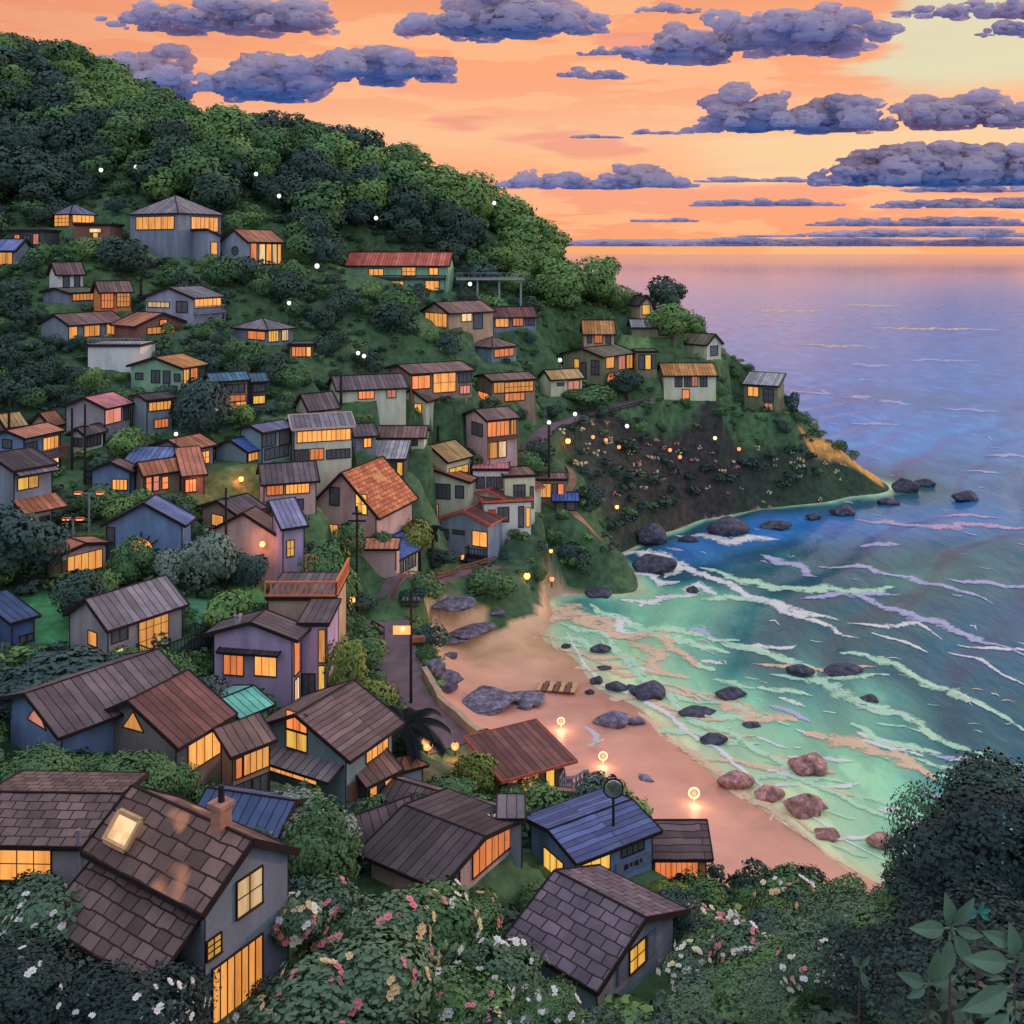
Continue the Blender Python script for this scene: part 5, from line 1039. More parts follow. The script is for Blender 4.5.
# ribbed driftwood raft
g = Vector(hit(556, 690)); root = empty('driftwood_raft', g, R(-8)); tag(root, 'small striped raft of brown planks lying at the edge of the water', 'raft')
mb = MB(); mb.box(-1.9, 1.9, -.8, -.66, .0, .28); mb.box(-1.9, 1.9, .66, .8, .0, .28); mb.build('beam', MATS['wood'], root)
for k in range(7):
    mb = MB(); x = -1.7 + k * .57; mb.hexa([(x - .22, -1.1, .30), (x + .22, -1.1, .30), (x + .42, 1.1, .34), (x - .02, 1.1, .34), (x - .22, -1.1, .38), (x + .22, -1.1, .38), (x + .42, 1.1, .42), (x - .02, 1.1, .42)]); mb.build('plank', MATS['wood' if k % 2 else 'frame_light'], root)

# ------------------------------------------------------------------ poles and lamps
KEEP = []      # slim things the planted trees must not hide
def plight(loc, e, col=(1, .5, .22), r=.12):
    l = bpy.data.lights.new('lamp_light', 'POINT'); l.energy = e; l.color = col; l.shadow_soft_size = r
    o = bpy.data.objects.new('lamp_light', l); COL.objects.link(o); o.location = loc; return o
def pole(label, px, pyb, pyt, arms=(), r=.12, lamp=None, mat='pole', box=False, name='utility_pole', cat='utility pole'):
    g = hit(px, pyb); mpp = g[1] / F; h = (pyb - pyt) * mpp; root = empty(name, g); tag(root, label, cat)
    r = max(r, 1.6 * mpp); mb = MB(); mb.cyl((0, 0, -.6), (0, 0, h), r, r * .7); mb.build('pole', MATS[mat], root)
    for f, w in arms:
        mb = MB(); z = h * f; mb.box(-w * mpp, w * mpp, -.09, .09, z - .09, z + .09); a = mb.build('crossarm', MATS[mat], root)
        m2 = MB()
        for k in (-.85, -.4, .4, .85): m2.cyl((k * w * mpp, 0, z + .09), (k * w * mpp, 0, z + .34), .07, .05, 6)
        m2.build('insulator', MATS['post_grey'], a)
    if box:
        mb = MB(); z = h * .62; mb.box(-1.4, -.12, -.25, .25, z, z + .55); mb.box(.12, 1.15, -.25, .25, z - .7, z - .25); mb.build('switch_box', MATS['wood'], root)
        mb = MB(); mb.box(-1.5, -.02, -.34, -.26, z + .02, z + .75); mb.build('lamp_panel', MATS['lamp_amber'], root); plight((g[0] - .7, g[1] - .8, g[2] + z + .4), 60, (1, .4, .22))
    if lamp:
        mb = MB(); mb.ball((0, 0, h + .22), max(.28, 2.0 * mpp), 10, 8); mb.build('lamp_globe', MATS[lamp], root)
    KEEP.append((px - 5, px + 5, pyt - 4, pyb - 3, g[1])); return root
pole('tall plain dark pole by the white-flowering hedge on the terrace',226,592,488,((.9,3),))
pole('tall wooden utility pole with two crossarms by the lane',357,612,506,((.86,9),(.93,5)))
pole('utility pole above the beach lane carrying a glowing red box',411,704,590,((.9,9),),box=True)
pole('tall seaside lamp pole with a white globe beside the terraces',549,503,424,lamp='lamp_white',name='street_lamp',cat='street lamp')
pole('dark pole with one crossarm in front of the pink-roofed house',85,484,404,((.72,4),)); pole('plain dark pole just left of the crossarm pole',72,470,408)
pole('short dark pole at the left edge of the village',9,440,400); pole('thin pole beside the white-blue gabled house',141,302,268,r=.09); pole('thin pole above the small brown ribbed roof',341,406,372,r=.08)
pole('thin post among the bushes right of the carport',438,455,426,r=.08); pole('pole in front of the pale two-storey house',290,452,416,r=.09); pole('dark pole at the right end of the garage cottage',420,574,530,r=.1)
pole('thin pale pole in the terrace hedge by the pavilion',134,586,556,r=.07,mat='post_grey'); pole('dark pole above the pink roof at left',70,418,388,r=.08); pole('slim pole on the lane side of the terrace building',337,606,572,r=.09); pole('thin pole near the glowing chalet',508,462,424,r=.08)
def streetlamp(label, px, pyb, pyt, out=1.0):
    g = hit(px, pyb); mpp = g[1] / F; h = (pyb - pyt) * mpp; root = empty('street_lamp', g); tag(root, label, 'street lamp')
    mb = MB(); mb.cyl((0, 0, -.5), (0, 0, h), .12, .08); mb.bar((0, 0, h), (out, 0, h + .12), .09, .09); mb.bar((0, 0, h), (-out, 0, h + .12), .09, .09); mb.build('pole', MATS['post_grey'], root)
    for s in (-1, 1):
        mb = MB(); mb.box(s * out - .35, s * out + .35, -.2, .2, h + .08, h + .22); a = mb.build('lamp_head', MATS['trim_red'], root)
        mb = MB(); mb.box(s * out - .28, s * out + .28, -.15, .15, h + .02, h + .075); mb.build('bulb', MATS['lamp_orange'], a)
    KEEP.append((px - 10, px + 10, pyt - 4, pyb - 3, g[1]))
streetlamp('double-armed street lamp with rusty heads left of the blue workshop',89,532,494); streetlamp('small grey double lamp left of the pavilion',73,546,520,.6)
def lantern(label, px, pyc, pyb, rad=2.2, mat='lamp_orange', e=0, col=(1, .45, .2), name='garden_lantern', cat='lantern'):
    g = hit(px, pyb)
    while g is None: pyb += 4; g = hit(px, pyb)
    mpp = g[1] / F; h = (pyb - pyc) * mpp; root = empty(name, g); tag(root, label, cat); r = rad * mpp
    mb = MB(); mb.cyl((0, 0, -.4), (0, 0, h - r * .8), .06, .05, 6); mb.build('post', MATS['metal_dark'], root)
    mb = MB(); mb.ball((0, 0, h), r, 12, 8, 1.05); mb.build('lamp_globe', MATS[mat], root, True)
    mb = MB(); mb.cyl((0, 0, h + r * .85), (0, 0, h + r * 1.25), r * .5, r * .15, 8); mb.build('cap', MATS['metal_dark'], root)
    if e: plight((g[0], g[1] - r - .25, g[2] + h), e, col, r * .5)
    KEEP.append((px - 4, px + 4, pyc - 4, pyb, g[1])); return root
lantern('red glowing lantern at the top of the dark cliff beside the path',568,441,448,2.6,'lamp_orange',70,(1,.22,.12))
lantern('orange lantern shining on the dark slope of the grassy point',527,576,583,3.2,'lamp_orange',22)
lantern('small orange lantern beside the lane in the village',352,600,610,3.2,'lamp_orange',60)
lantern('large round orange lantern under the palm fronds',427,744,754,6,'lamp_amber',90); lantern('round orange lantern at the gable of the beach house',455,746,756,4,'lamp_amber',60)
lantern('red lantern on the lawn beside the white hedge cottage',241,479,484,2.6,'lamp_orange',40,(1,.25,.15)); lantern('reddish lantern in the hillside trees left of the guest house',317,266,275,2.4,'lamp_white')  # the reddish one is a floating firefly dot, given an added post
lantern('small orange lantern at the rail of the foreshore path',551,603-52,558,1.8,'lamp_orange'); lantern('dim orange lantern right of the brighter one on the grassy point',552,579,584,2.4,'lamp_amber'); lantern('peach lantern under the railings of the seaside house',462,557,563,2.4,'lamp_amber')
for i, (px, py, m, lb) in enumerate(((593,437,'lamp_amber','topmost orange cliff light, left end of a falling row'),(606,440,'lamp_amber','second cliff light in the falling row of three'),(619,447,'lamp_amber','lowest cliff light of the falling row'),(670,450,'lamp_amber','orange light on the middle of the dark cliff'),(680,457,'lamp_amber','pinkish light just below the one on mid cliff'),(715,438,'lamp_cream','cream light under the headland brow'),(739,449,'lamp_amber','pink light farthest right on the dark cliff'),(617,507,'lamp_orange','red light low on the cliff near the path foot'))):
    lantern(lb, px, py, py + 5, 1.9, m, name='cliff_light', cat='light')
for px, py, lb in ((101,170,'white lamp high in the woods, left of two'),(136,167,'white lamp in the woods above the big villa'),(256,174,'white lamp in the woods below the skyline hump'),(279,196,'white lamp against the darkest trees of the hill'),(376,218,'white lamp behind the guest house roof'),(289,303,'white lamp in the trees above the hip-roofed house'),(358,353,'white lamp, left one of a close pair in mid slope'),(364,356,'white lamp, right one of a close pair in mid slope'),(176,434,'white lamp at the ridge of the glowing porch cottage'),(470,284,'white lamp under the footbridge'),(494,203,'white lamp on the right shoulder of the hill'),(11,174,'white lamp at the far left in the woods'),(560,360,'white lamp left of the olive gabled house'),(627,426,'white lamp on the cliff below the headland road'),(575,414,'white lamp beside the headland road')):
    d = hit(px, py + 30); d = d[1] if d else 190; lantern(lb, px, py, py + int(5.5 * F / d), 2.0, 'lamp_white', name='hill_lamp', cat='lamp post')  # floating white firefly dots, each stood on an added post
# ring lamps on the beach
def ringlamp(label, px, pyc, pyb, rpx):
    g = hit(px, pyb); mpp = g[1] / F; h = (pyb - pyc) * mpp; r = rpx * mpp; root = empty('ring_lamp', g); tag(root, label, 'lamp', 'ring lamps on the sand')
    mb = MB(); mb.cyl((0, 0, -.4), (0, 0, h - r), .07, .06, 8); mb.build('post', MATS['bleached'], root)
    mb = MB(); mb.torus((0, 0, h), r, r * .20, 24, 8); mb.build('ring', MATS['lamp_cream'], root, True)
    mb = MB(); mb.ball((0, 0, h), r * .55, 12, 8); mb.build('bulb', MATS['lamp_amber'], root, True); plight((g[0], g[1] - .8, g[2] + h), 70, (1, .6, .3), .3)
ringlamp('largest ring-shaped lamp glowing on the rosy sand',694,793,801,5); ringlamp('ring-shaped lamp behind the seagull in the middle of the beach',603,756,763,4); ringlamp('faint ring-shaped lamp at the top of the beach',561,721,727,3.4)
# wall lamp of the pink house
root, L, D, h, mpp, T, ctr, zr = BYKEY['a53b']; o, u, n, W = face_frame(L, D, 'L'); c = o + u * W * .82 + n * .45 + Vector((0, 0, h * .78))
mb = MB(); mb.bar(c, c - n * .45, .07, .07); mb.build('lamp_bracket', MATS['metal_dark'], root); mb = MB(); mb.ball(c, .26); mb.build('wall_lamp', MATS['lamp_orange'], root, True)
wl = root.matrix_basis @ (c + n * .35); plight(Matrix.LocRotScale(root.location, root.rotation_euler, None) @ (c + n * .35), 90, (1, .36, .16))
root, L, D, h, mpp, T, ctr, zr = BYKEY['a20']; o, u, n, W = face_frame(L, D, 'F'); c = o + u * W * .5 + n * .2 + Vector((0, 0, h * .34)); mb = MB(); mb.ball(c, .28); mb.build('wall_lamp', MATS['lit_yellow'], root, True)
root, L, D, h, mpp, T, ctr, zr = BYKEY['a22c']; plight(Matrix.LocRotScale(root.location, root.rotation_euler, None) @ Vector((0, -D / 2 - 1.0, h * .6)), 60, (1, .35, .16))
# convex mirror on a post above the shack roof
root, L, D, h, mpp, T, ctr, zr = BYKEY['a64']; c = Matrix.LocRotScale(root.location, root.rotation_euler, None) @ Vector((L * .12, -D * .28, h + .12 + D * .22 * .45))
rt = empty('mirror_post', c); tag(rt, 'round silver mirror on a dark post standing on the blue shack roof', 'mirror'); k = 62 / F
mb = MB(); mb.cyl((0, 0, -.3), (0, 0, 24 * k), .09, .08); mb.build('post', MATS['metal_dark'], rt)
mb = MB(); mb.torus((0, 0, 33 * k), 9.5 * k, .07, 24, 8); mb.build('rim', MATS['trim'], rt, True)
mm, nt, b = base_mat('mirror'); b.inputs['Metallic'].default_value = .9; b.inputs['Roughness'].default_value = .18; b.inputs['Base Color'].default_value = (.75, .73, .78, 1)
mb = MB(); mb.ball((0, 0, 0), 9.5 * k, 20, 12); bo = mb.build('mirror_face', mm, rt, True); bo.scale = (1, .28, 1); bo.location = (0, 0, 33 * k)
# footbridge beside the guest house
g = Vector(hit(462, 292)); e = Vector(hit(524, 292)); rt = empty('footbridge', g); tag(rt, 'pale footbridge running right from the guest house into the trees', 'footbridge')
z = H - (279 - HZ) / F * g.y - g.z; e2 = Vector(((524 - 512) / F * g.y, g.y, g.z)) - g
mb = MB(); mb.bar((-1, 0, z), e2 + Vector((0, 0, z)), 1.8, .35); mb.build('deck', MATS['concrete'], rt); rail(rt, [(-1, -.8, z + .17), e2 + Vector((0, -.8, z + .17))], .9, 'post_grey', 1.0)
for k_ in (.25, .6, .95): mb = MB(); p = e2 * k_; mb.bar(p + Vector((0, 0, z - .2)), p + Vector((0, 0, -3)), .35, .35); mb.build('pier', MATS['concrete'], rt)
# seagull on the sand: wings half raised
def gull():
    g = hit(596, 750); rt = empty('seagull', g, R(15)); tag(rt, 'white seagull with raised wings standing on the rosy sand', 'seagull')
    s = 1.35; mb = MB(); prof = [(-.62, .30, .03), (-.45, .33, .09), (-.2, .36, .15), (.05, .40, .17), (.25, .47, .13), (.36, .56, .10), (.45, .60, .095), (.54, .585, .06), (.60, .575, .02)]
    rings = [[Vector((x, math.cos(t) * r, z + math.sin(t) * r * .9)) * s for t in [2 * math.pi * i / 10 for i in range(10)]] for x, z, r in prof]
    for a, b_ in zip(rings[:-1], rings[1:]):
        for i in range(10): j = (i + 1) % 10; mb.poly([a[i], a[j], b_[j], b_[i]])
    mb.poly(rings[0][::-1]); mb.poly(rings[-1]); 
    for sd_ in (-1, 1): mb.cyl((.02 * s, sd_ * .07 * s, .28 * s), (.04 * s, sd_ * .07 * s, 0), .022, .018, 6); mb.box(.0 * s, .16 * s, sd_ * .07 * s - .05, sd_ * .07 * s + .05, 0, .02)
    mb.build('body', MATS['feather'], rt, True)
    for sd_ in (-1, 1):
        mb = MB(); sec = [(.12, .16, .48, .30, .05), (.30, .42, .72, .30, .045), (-.02, .78, .95, .24, .03), (-.32, 1.15, 1.05, .10, .015)]
        R0 = None
        for x, y, z_, ch, th in sec:
            row = [Vector((x + ch * .3, sd_ * y, z_)) * s, Vector((x, sd_ * y, z_ + th)) * s, Vector((x - ch, sd_ * y, z_)) * s, Vector((x, sd_ * y, z_ - th)) * s]
            if R0:
                for i in range(4): j = (i + 1) % 4; mb.poly([R0[i], R0[j], row[j], row[i]])
            else: mb.poly(row)
            R0 = row
        mb.poly(R0[::-1]); mb.build('wing', MATS['feather'], rt)
    mb = MB(); mb.cyl((.59 * s, 0, .575 * s), (.74 * s, 0, .55 * s), .03, .008, 6); mb.build('beak', MATS['wood_orange'], rt)
gull()
# ------------------------------------------------------------------ foliage
def crown_arrays(seed, n, leaf, lobes=10, low=.16, wide=.34, form='tree', lobe_r=(.17, .30)):
    """leaf-sized faces gathered in clumps through the crown's volume, in a unit box standing on z = 0"""
    r = np.random.default_rng(seed); C = []; 
    zc = (low + 1) / 2; hz = (1 - low) / 2
    while len(C) < lobes:
        p = r.uniform(-1, 1, 3)
        if (p ** 2).sum() > 1: continue
        if form == 'bush' and p[2] < -.6: continue
        C.append((p[0] * wide, p[1] * wide, zc + p[2] * hz * .68, r.uniform(*lobe_r), r.uniform(0, 1)))
    C = np.array(C); m = int(n * 2.2); k = r.integers(0, lobes, m); d = r.normal(size=(m, 3)); d[:, 2] += .15; d /= np.linalg.norm(d, axis=1)[:, None]
    rad = C[k, 3] * r.uniform(.72, 1.06, m) * (1 + .18 * np.sin(7 * d[:, 0] + 5 * d[:, 1] + k) * np.cos(6 * d[:, 2] + k))
    squash = np.array((1, 1, .86)); P = C[k, :3] + d * rad[:, None] * squash
    dist = np.linalg.norm((P[:, None] - C[None, :, :3]) / squash, axis=2) / C[None, :, 3]; dist[np.arange(m), k] = 9
    ok = (dist.min(1) > .82) & (P[:, 2] > low * .5); P, d, k = P[ok][:n], d[ok][:n], k[ok][:n]; n = len(P)
    cen = np.array((0, 0, zc - .1)); out = P - cen; out /= np.linalg.norm(out, axis=1)[:, None]
    nr = .62 * d + .38 * out; nr /= np.linalg.norm(nr, axis=1)[:, None]
    g = nr + r.normal(size=(n, 3)) * .30; g /= np.linalg.norm(g, axis=1)[:, None]
    t1 = np.cross(g, r.normal(size=(n, 3))); t1 /= np.linalg.norm(t1, axis=1)[:, None]; t2 = np.cross(g, t1)
    s = leaf * r.uniform(.6, 1.3, n)[:, None]
    V = np.stack([P - t1 * s, P - t2 * s * .62 + g * s * .12, P + t1 * s, P + t2 * s * .62 + g * s * .12], 1)
    tint = np.clip(.30 * C[k, 4] + .25 * r.uniform(0, 1, n) + .22 + .18 * np.sin(P[:, 0] * 9 + seed) * np.cos(P[:, 2] * 8 + P[:, 1] * 7), 0, 1)
    return V, nr, tint
def leaf_mesh(name, V, nr, tint, mat):
    n = len(V); me = np_mesh(name, V.reshape(-1, 3), np.arange(4 * n).reshape(n, 4), mat, True, np.repeat(nr, 4, 0))
    at = me.attributes.new('tint', 'FLOAT', 'POINT'); at.data.foreach_set('value', np.repeat(tint, 4).astype(np.float32)); return me
CR = {}
def crown_mesh(res, form, kind, i):
    key = (res, form, kind, i)
    if key not in CR:
        n, leaf = {'far': (1500, .046), 'mid': (1900, .040), 'near': (5000, .025), 'close': (7500, .017)}[res]
        if form == 'tree': A_ = crown_arrays(100 + i, n, leaf, 11, .20, .33)
        elif form == 'bush': A_ = crown_arrays(200 + i, n, leaf, 12, .0, .36, 'bush', (.18, .30))
        else: A_ = crown_arrays(300 + i, n, leaf, 14, .34, .38, 'tree', (.14, .22))       # flat-topped umbrella crown
        CR[key] = (leaf_mesh('crown', *A_, MATS['leaf_' + kind]), A_)
    return CR[key]
def trunk_mesh(i):
    key = ('trunk', i)
    if key not in CR:
        mb = MB(); r = random.Random(i); lean = Vector((r.uniform(-.06, .06), r.uniform(-.06, .06), .42))
        mb.cyl((0, 0, -.12), lean * .55, .034, .026, 7); mb.cyl(lean * .55, lean, .026, .018, 7)
        for k in range(4):
            a = r.uniform(0, 6.28); mb.cyl(lean * r.uniform(.6, .98), lean + Vector((math.cos(a) * .2, math.sin(a) * .2, r.uniform(.12, .25))), .014, .006, 5)
        CR[key] = mb.mesh('trunk', MATS['bark'])
    return CR[key]
def plant(label, loc, w, h, kind, form='tree', res='mid', i=0, cat='tree', name='tree', group=None, trunk=True, rot=None):
    root = empty(name, loc, rnd.uniform(0, 6.28) if rot is None else rot); tag(root, label, cat, group)
    me, A_ = crown_mesh(res, form, kind, i); c = link('crown' if form != 'bush' else 'foliage', me, root); c.scale = (w, w, h)
    if trunk: t = link('trunk', trunk_mesh(i), root); t.scale = (max(w, h * .5) , max(w, h * .5), h)
    return root, A_
def at(px, py): return hit(px, py)
def tree(label, px, pyb, pyt, wpx, kind, form='tree', i=0, cat='tree', name='tree', group=None, trunk=True, d=None):
    g = hit(px, pyb) if d is None else ((px - 512) / F * d, d, gz((px - 512) / F * d, d))
    mpp = g[1] / F; h = (pyb - pyt) * mpp if d is None else H - (pyt - HZ) / F * d - g[2]
    res = 'close' if g[1] < 26 else 'near' if g[1] < 62 else 'mid' if g[1] < 125 else 'far'
    return plant(label, (g[0], g[1], g[2] - .1), wpx * mpp / .92, h, kind, form, res, i, cat, name, group, trunk)
BLO = {}
def blossom_mesh(col):
    if col not in BLO:
        mb = MB(); r = random.Random(len(col))
        for c in range(3):
            o = Vector((r.uniform(-.5, .5), r.uniform(-.5, .5), r.uniform(-.1, .3))) * .9
            for k in range(6):
                a = k * math.pi / 3 + c; d = Vector((math.cos(a), math.sin(a), .25)); s = Vector((-math.sin(a), math.cos(a), 0)) * .26
                mb.poly([o, o + d * .35 - s, o + d * .62, o + d * .35 + s])
            mb.ball(o + Vector((0, 0, .1)), .16, 6, 4)
        BLO[col] = mb.mesh('blossom', MATS['petal_' + col])
    return BLO[col]
def bloom(root, A_, w, h, cols, n, size, seed=0, top=.0):
    r = random.Random(seed); V, nr, _ = A_; Pm = V.mean(1); rot = Matrix.Rotation(root.rotation_euler.z, 3, 'Z'); got = 0; tries = 0
    while got < n and tries < n * 40:
        tries += 1; k = r.randrange(len(Pm)); nn = rot @ Vector(nr[k])
        if nn.y > .25 or nn.z < -.15 or Pm[k][2] < top: continue
        b_ = link('blossom', blossom_mesh(r.choice(cols)), root); q = Vector((Pm[k][0] * w, Pm[k][1] * w, Pm[k][2] * h)) + Vector(nr[k]) * size * .35
        b_.location = q; s = size * r.uniform(.6, 1.25); b_.scale = (s, s, s); b_.rotation_euler = Vector(nr[k]).to_track_quat('Z', 'Y').to_euler(); got += 1
def flowerbush(label, px, pyb, pyt, wpx, kind, cols, n, spx, i=0, form='bush', d=None, seed=0, name='flowering_bush', trunk=False, cat='flowering bush', top=.0):
    root, A_ = tree(label, px, pyb, pyt, wpx, kind, form, i, cat, name, 'flowering bushes of the garden', trunk, d)
    c = root.children[0]; dd_ = root.location.y; bloom(root, A_, c.scale[0], c.scale[2], cols, int(n * 1.6), 1.05 * spx * dd_ / F, seed + int(px), top); return root
W_, P_, E_, Y_, C_ = 'white', 'pink', 'peach', 'yellow', 'cream'
# --- gardens in the foreground
for a in (
 ('dark bush dotted with white blossom at the left edge, beside the tiled house',26,980,872,130,'garden',(W_,),26,4.5,0),('low dark bush with scattered white blossom left of the striped curtain house',110,985,915,150,'garden',(W_,),26,4.5,1),
 ('deep blue-green bush with pale blue-white blossom in the lower left corner',20,1060,950,170,'night',(W_,),10,5,2),('dark flowering bush at the foot of the tall grey house',160,1030,962,110,'dark',(W_,W_,C_),20,5,3),
 ('night-dark bush filling the bottom left foreground',95,1075,975,190,'night',(W_,),14,5,0),
 ('bush with pink and cream roses right under the tall grey house',285,1035,975,80,'dark',(P_,E_,W_),14,6,1),
 ('full rose bush with white, yellow and peach blooms left of the pink-walled house',425,985,880,130,'mid',(W_,Y_,C_,E_,P_),46,5,2),
 ('mid green bush with coral pink rose clusters in the garden centre',372,1010,905,130,'garden',(P_,P_,E_),18,7.5,3),('wide dark bush with coral roses in the lower middle',345,1050,960,190,'garden',(P_,E_),12,7.5,0),
 ('pale green bush with a few pink roses right of the garden centre',465,1040,950,120,'mid',(P_,W_,Y_),14,6,1),('dark bush with white blossom in front of the mauve-roofed house',500,1030,935,110,'garden',(W_,W_,C_),22,6,2),
 ('light bush with tiny white flowers at the corner of the mauve-roofed house',545,1050,985,80,'mid',(W_,),26,4.5,3),
 ('bush with yellow-white flower head on the grey block wall',498,848,806,36,'mid',(Y_,C_),24,3.5,0),
 ('bush with pink blossom on the sand side of the orange-lit cabin',705,950,885,90,'mid',(P_,P_,C_,W_),30,5,1),('bush with pink and cream blossom at the end of the beach',792,945,876,80,'mid',(P_,E_,C_,W_),22,5,2),
 ('bush with cream flowers by the gable of the mauve-roofed house',735,975,925,90,'mid',(C_,Y_,W_),18,6,3),('bush with cream flowers along the dark bank at right',850,950,888,90,'garden',(C_,E_,W_),18,5,0),
 ('light bush thick with pale pink and white blossom below the beach end',762,985,915,90,'garden',(P_,W_,C_,P_),40,4.5,0),('light bush with cream and white blossom right of the mauve-roofed house',702,1000,948,70,'garden',(W_,C_,Y_),28,4.5,3),('bush with white and pink blossom low on the dark bank',822,1005,940,90,'garden',(W_,P_,C_),30,4,2),
 ('small green bush with pink and yellow flowers beside the slatted glowing window',470,925,895,60,'mid',(P_,Y_,E_),8,5,1)):
    flowerbush(*a)
flowerbush('small rose tree with a bare forked trunk in the lower left garden',313,958,880,92,'garden',(W_,P_,C_,E_),24,5.5,4,form='umb',trunk=True,name='rose_tree',cat='rose tree')
for a in (
 ('round dark green tree in front of the navy roof',328,905,812,84,'mid','tree',1),('yellow-green bush lit beside the orange cabin',672,914,872,50,'lime','bush',0),('green bush at the sand edge right of the cabin',690,915,868,60,'mid','bush',1),
 ('tall lime-green young tree beside the lane',350,712,632,46,'lime','tree',2),('lime-green bush at the foot of the young tree',372,728,672,44,'lime','bush',3),('pale bushy conifer beside the palm',402,762,725,26,'pale','bush',2),
 ('large frosted pale green bush on the flower terrace',203,592,520,58,'pale','bush',0),('second frosted bush behind the tall plain pole',248,590,536,44,'blue','bush',1),('small frosted bush left of the large one',165,592,545,34,'pale','bush',2),
 ('round green tree right of the pavilion',131,590,538,40,'mid','tree',0),('round dark tree below the green gabled house',197,447,378,56,'blue','tree',3),('dense yellow-green hedge bush along the lane cottage',330,612,540,50,'mid','bush',3),
 ('green shrub in front of the big glowing window',345,562,515,36,'mid','bush',0),('yellow-green shrub right of the orange-tiled gable',412,556,508,34,'lime','bush',1),('round shrub below the yellow cream house',385,562,528,30,'mid','bush',2),
 ('dark shrub clump under the pale seaside house',440,570,545,34,'dark','bush',3),('bright shrub by the chalet',470,470,445,30,'mid','bush',0),('round dark bush between chalet and beige house',526,478,448,40,'mid','bush',2),
 ('wide round bush under the olive gabled house',584,408,378,56,'mid','bush',1),('dark tree right of the olive gabled house',628,400,368,40,'dark','tree',2),('dark windswept tree at the outer end of the headland',793,416,393,16,'dark','tree',1),('light green tree on the headland skyline',672,342,304,46,'light','tree',0),('second light tree right of the skyline one',692,338,314,30,'light','tree',3),
 ('mid green bush behind the triangular windows house at left',30,800,742,90,'mid','bush',0),('deep green bush in front of the blue gable',80,790,735,70,'mid','bush',1),('large green bush before the grey red-roofed house',120,815,752,90,'mid','bush',2),('green bush under the long ribbed roof house',165,812,748,60,'mid','bush',3),('low hedge bush in front of the blue two-storey house',305,842,800,110,'pale','bush',0),('blue-green hedge bush right of the navy roof',262,850,812,60,'blue','bush',1),
 ('dark blue bush below the navy shed',60,700,648,110,'blue','bush',2),('blue-green bush below the grey fence house',120,712,655,90,'blue','bush',1),('dark rounded bush at the left edge mid-village',14,726,668,80,'blue','bush',0),('mottled bush on the left of the terrace fence',22,588,500,80,'blue','bush',3),
 ('dark shrub between slate-violet roof and blue house',415,835,800,60,'dark','bush',3),('yellow-green bush beside the beach house gable',480,795,748,44,'lime','bush',2),('dark green bush below the beach house windows',520,812,780,60,'mid','bush',0),('dark bush with red blossom by the lantern palm',455,800,765,50,'mid','bush',1),
 ('shrub beside the lavender house',200,728,672,50,'blue','bush',3),('round mottled bush below the deck of the fence house',184,690,656,40,'mid','bush',0)):
    tree(a[0], a[1], a[2], a[3], a[4], a[5], a[6], a[7], 'bush' if a[6] == 'bush' else 'tree', 'bush' if a[6] == 'bush' else 'tree', trunk=a[6] != 'bush')
# --- big dark growth close to the look-out at lower right
for a in (('dark scrub at the bottom edge right of the mauve-roofed house',712,0,1000,90,'garden','bush',0,27),('green scrub clump low on the bottom edge',758,0,990,90,'mid','bush',1,19),('dark scrub clump low on the bottom edge',800,0,986,110,'garden','bush',2,15.5),('night-dark scrub at the foot of the broad leaves',860,0,985,110,'night','bush',3,18),('large night-dark tree close by at the right edge',985,1000,790,200,'night','tree',0,15),('mid green bush rim of the big dark tree at right',912,1000,820,80,'mid','bush',1,20),('leafy green shoulder of the big dark tree at right',940,1000,785,90,'garden','tree',3,19),('dark green upper growth at the right edge',1010,1000,762,150,'dark','tree',2,18),
 ('low night-dark bush in the bottom right corner',1000,1000,920,220,'night','bush',3,11),('night-dark bush below the big tree',900,1000,930,150,'night','bush',0,14),('dark bush on the bank right of the cream flowers',850,1000,905,130,'garden','bush',1,24),('dark low growth along the bottom edge, right of the road',790,1040,955,150,'mid','bush',2,19),('dark leafy growth at the bottom, middle right',720,1040,985,90,'dark','bush',3,28),('dark bush filling the slope under the big dark tree',950,1000,880,170,'night','bush',1,17),('sloping dark thicket left of the big dark tree',880,1000,908,120,'garden','bush',2,20),('dark thicket on the bank above the bottom edge',770,1030,962,110,'dark','bush',0,26),('dark bush beside the garden path on the bottom edge',735,1060,1000,90,'garden','bush',1,27),('mid dark bush between garden path and the dark bank',806,1060,982,120,'dark','bush',2,21),('black-green bush low in the bottom right, left of the broad leaves',868,1060,968,120,'night','bush',3,18),('low black-green bush on the bottom edge',830,1040,975,130,'night','bush',1,17),('black-green bush right of the low one on the bottom edge',910,1040,975,150,'night','bush',2,14),('mid green bush above the dark bank',880,1000,880,70,'mid','bush',2,30)):
    tree(a[0], a[1], a[2], a[3], a[4], a[5], a[6], a[7], 'bush' if a[6] == 'bush' else 'tree', 'bush' if a[6] == 'bush' else 'tree', trunk=a[6] == 'tree', d=a[8])
simple('leaf_big', alb(76, 100, 84, 1.7), .6, .2, 4); simple('leaf_teal', alb(40, 96, 92, 2.2), .6, .2, 4)
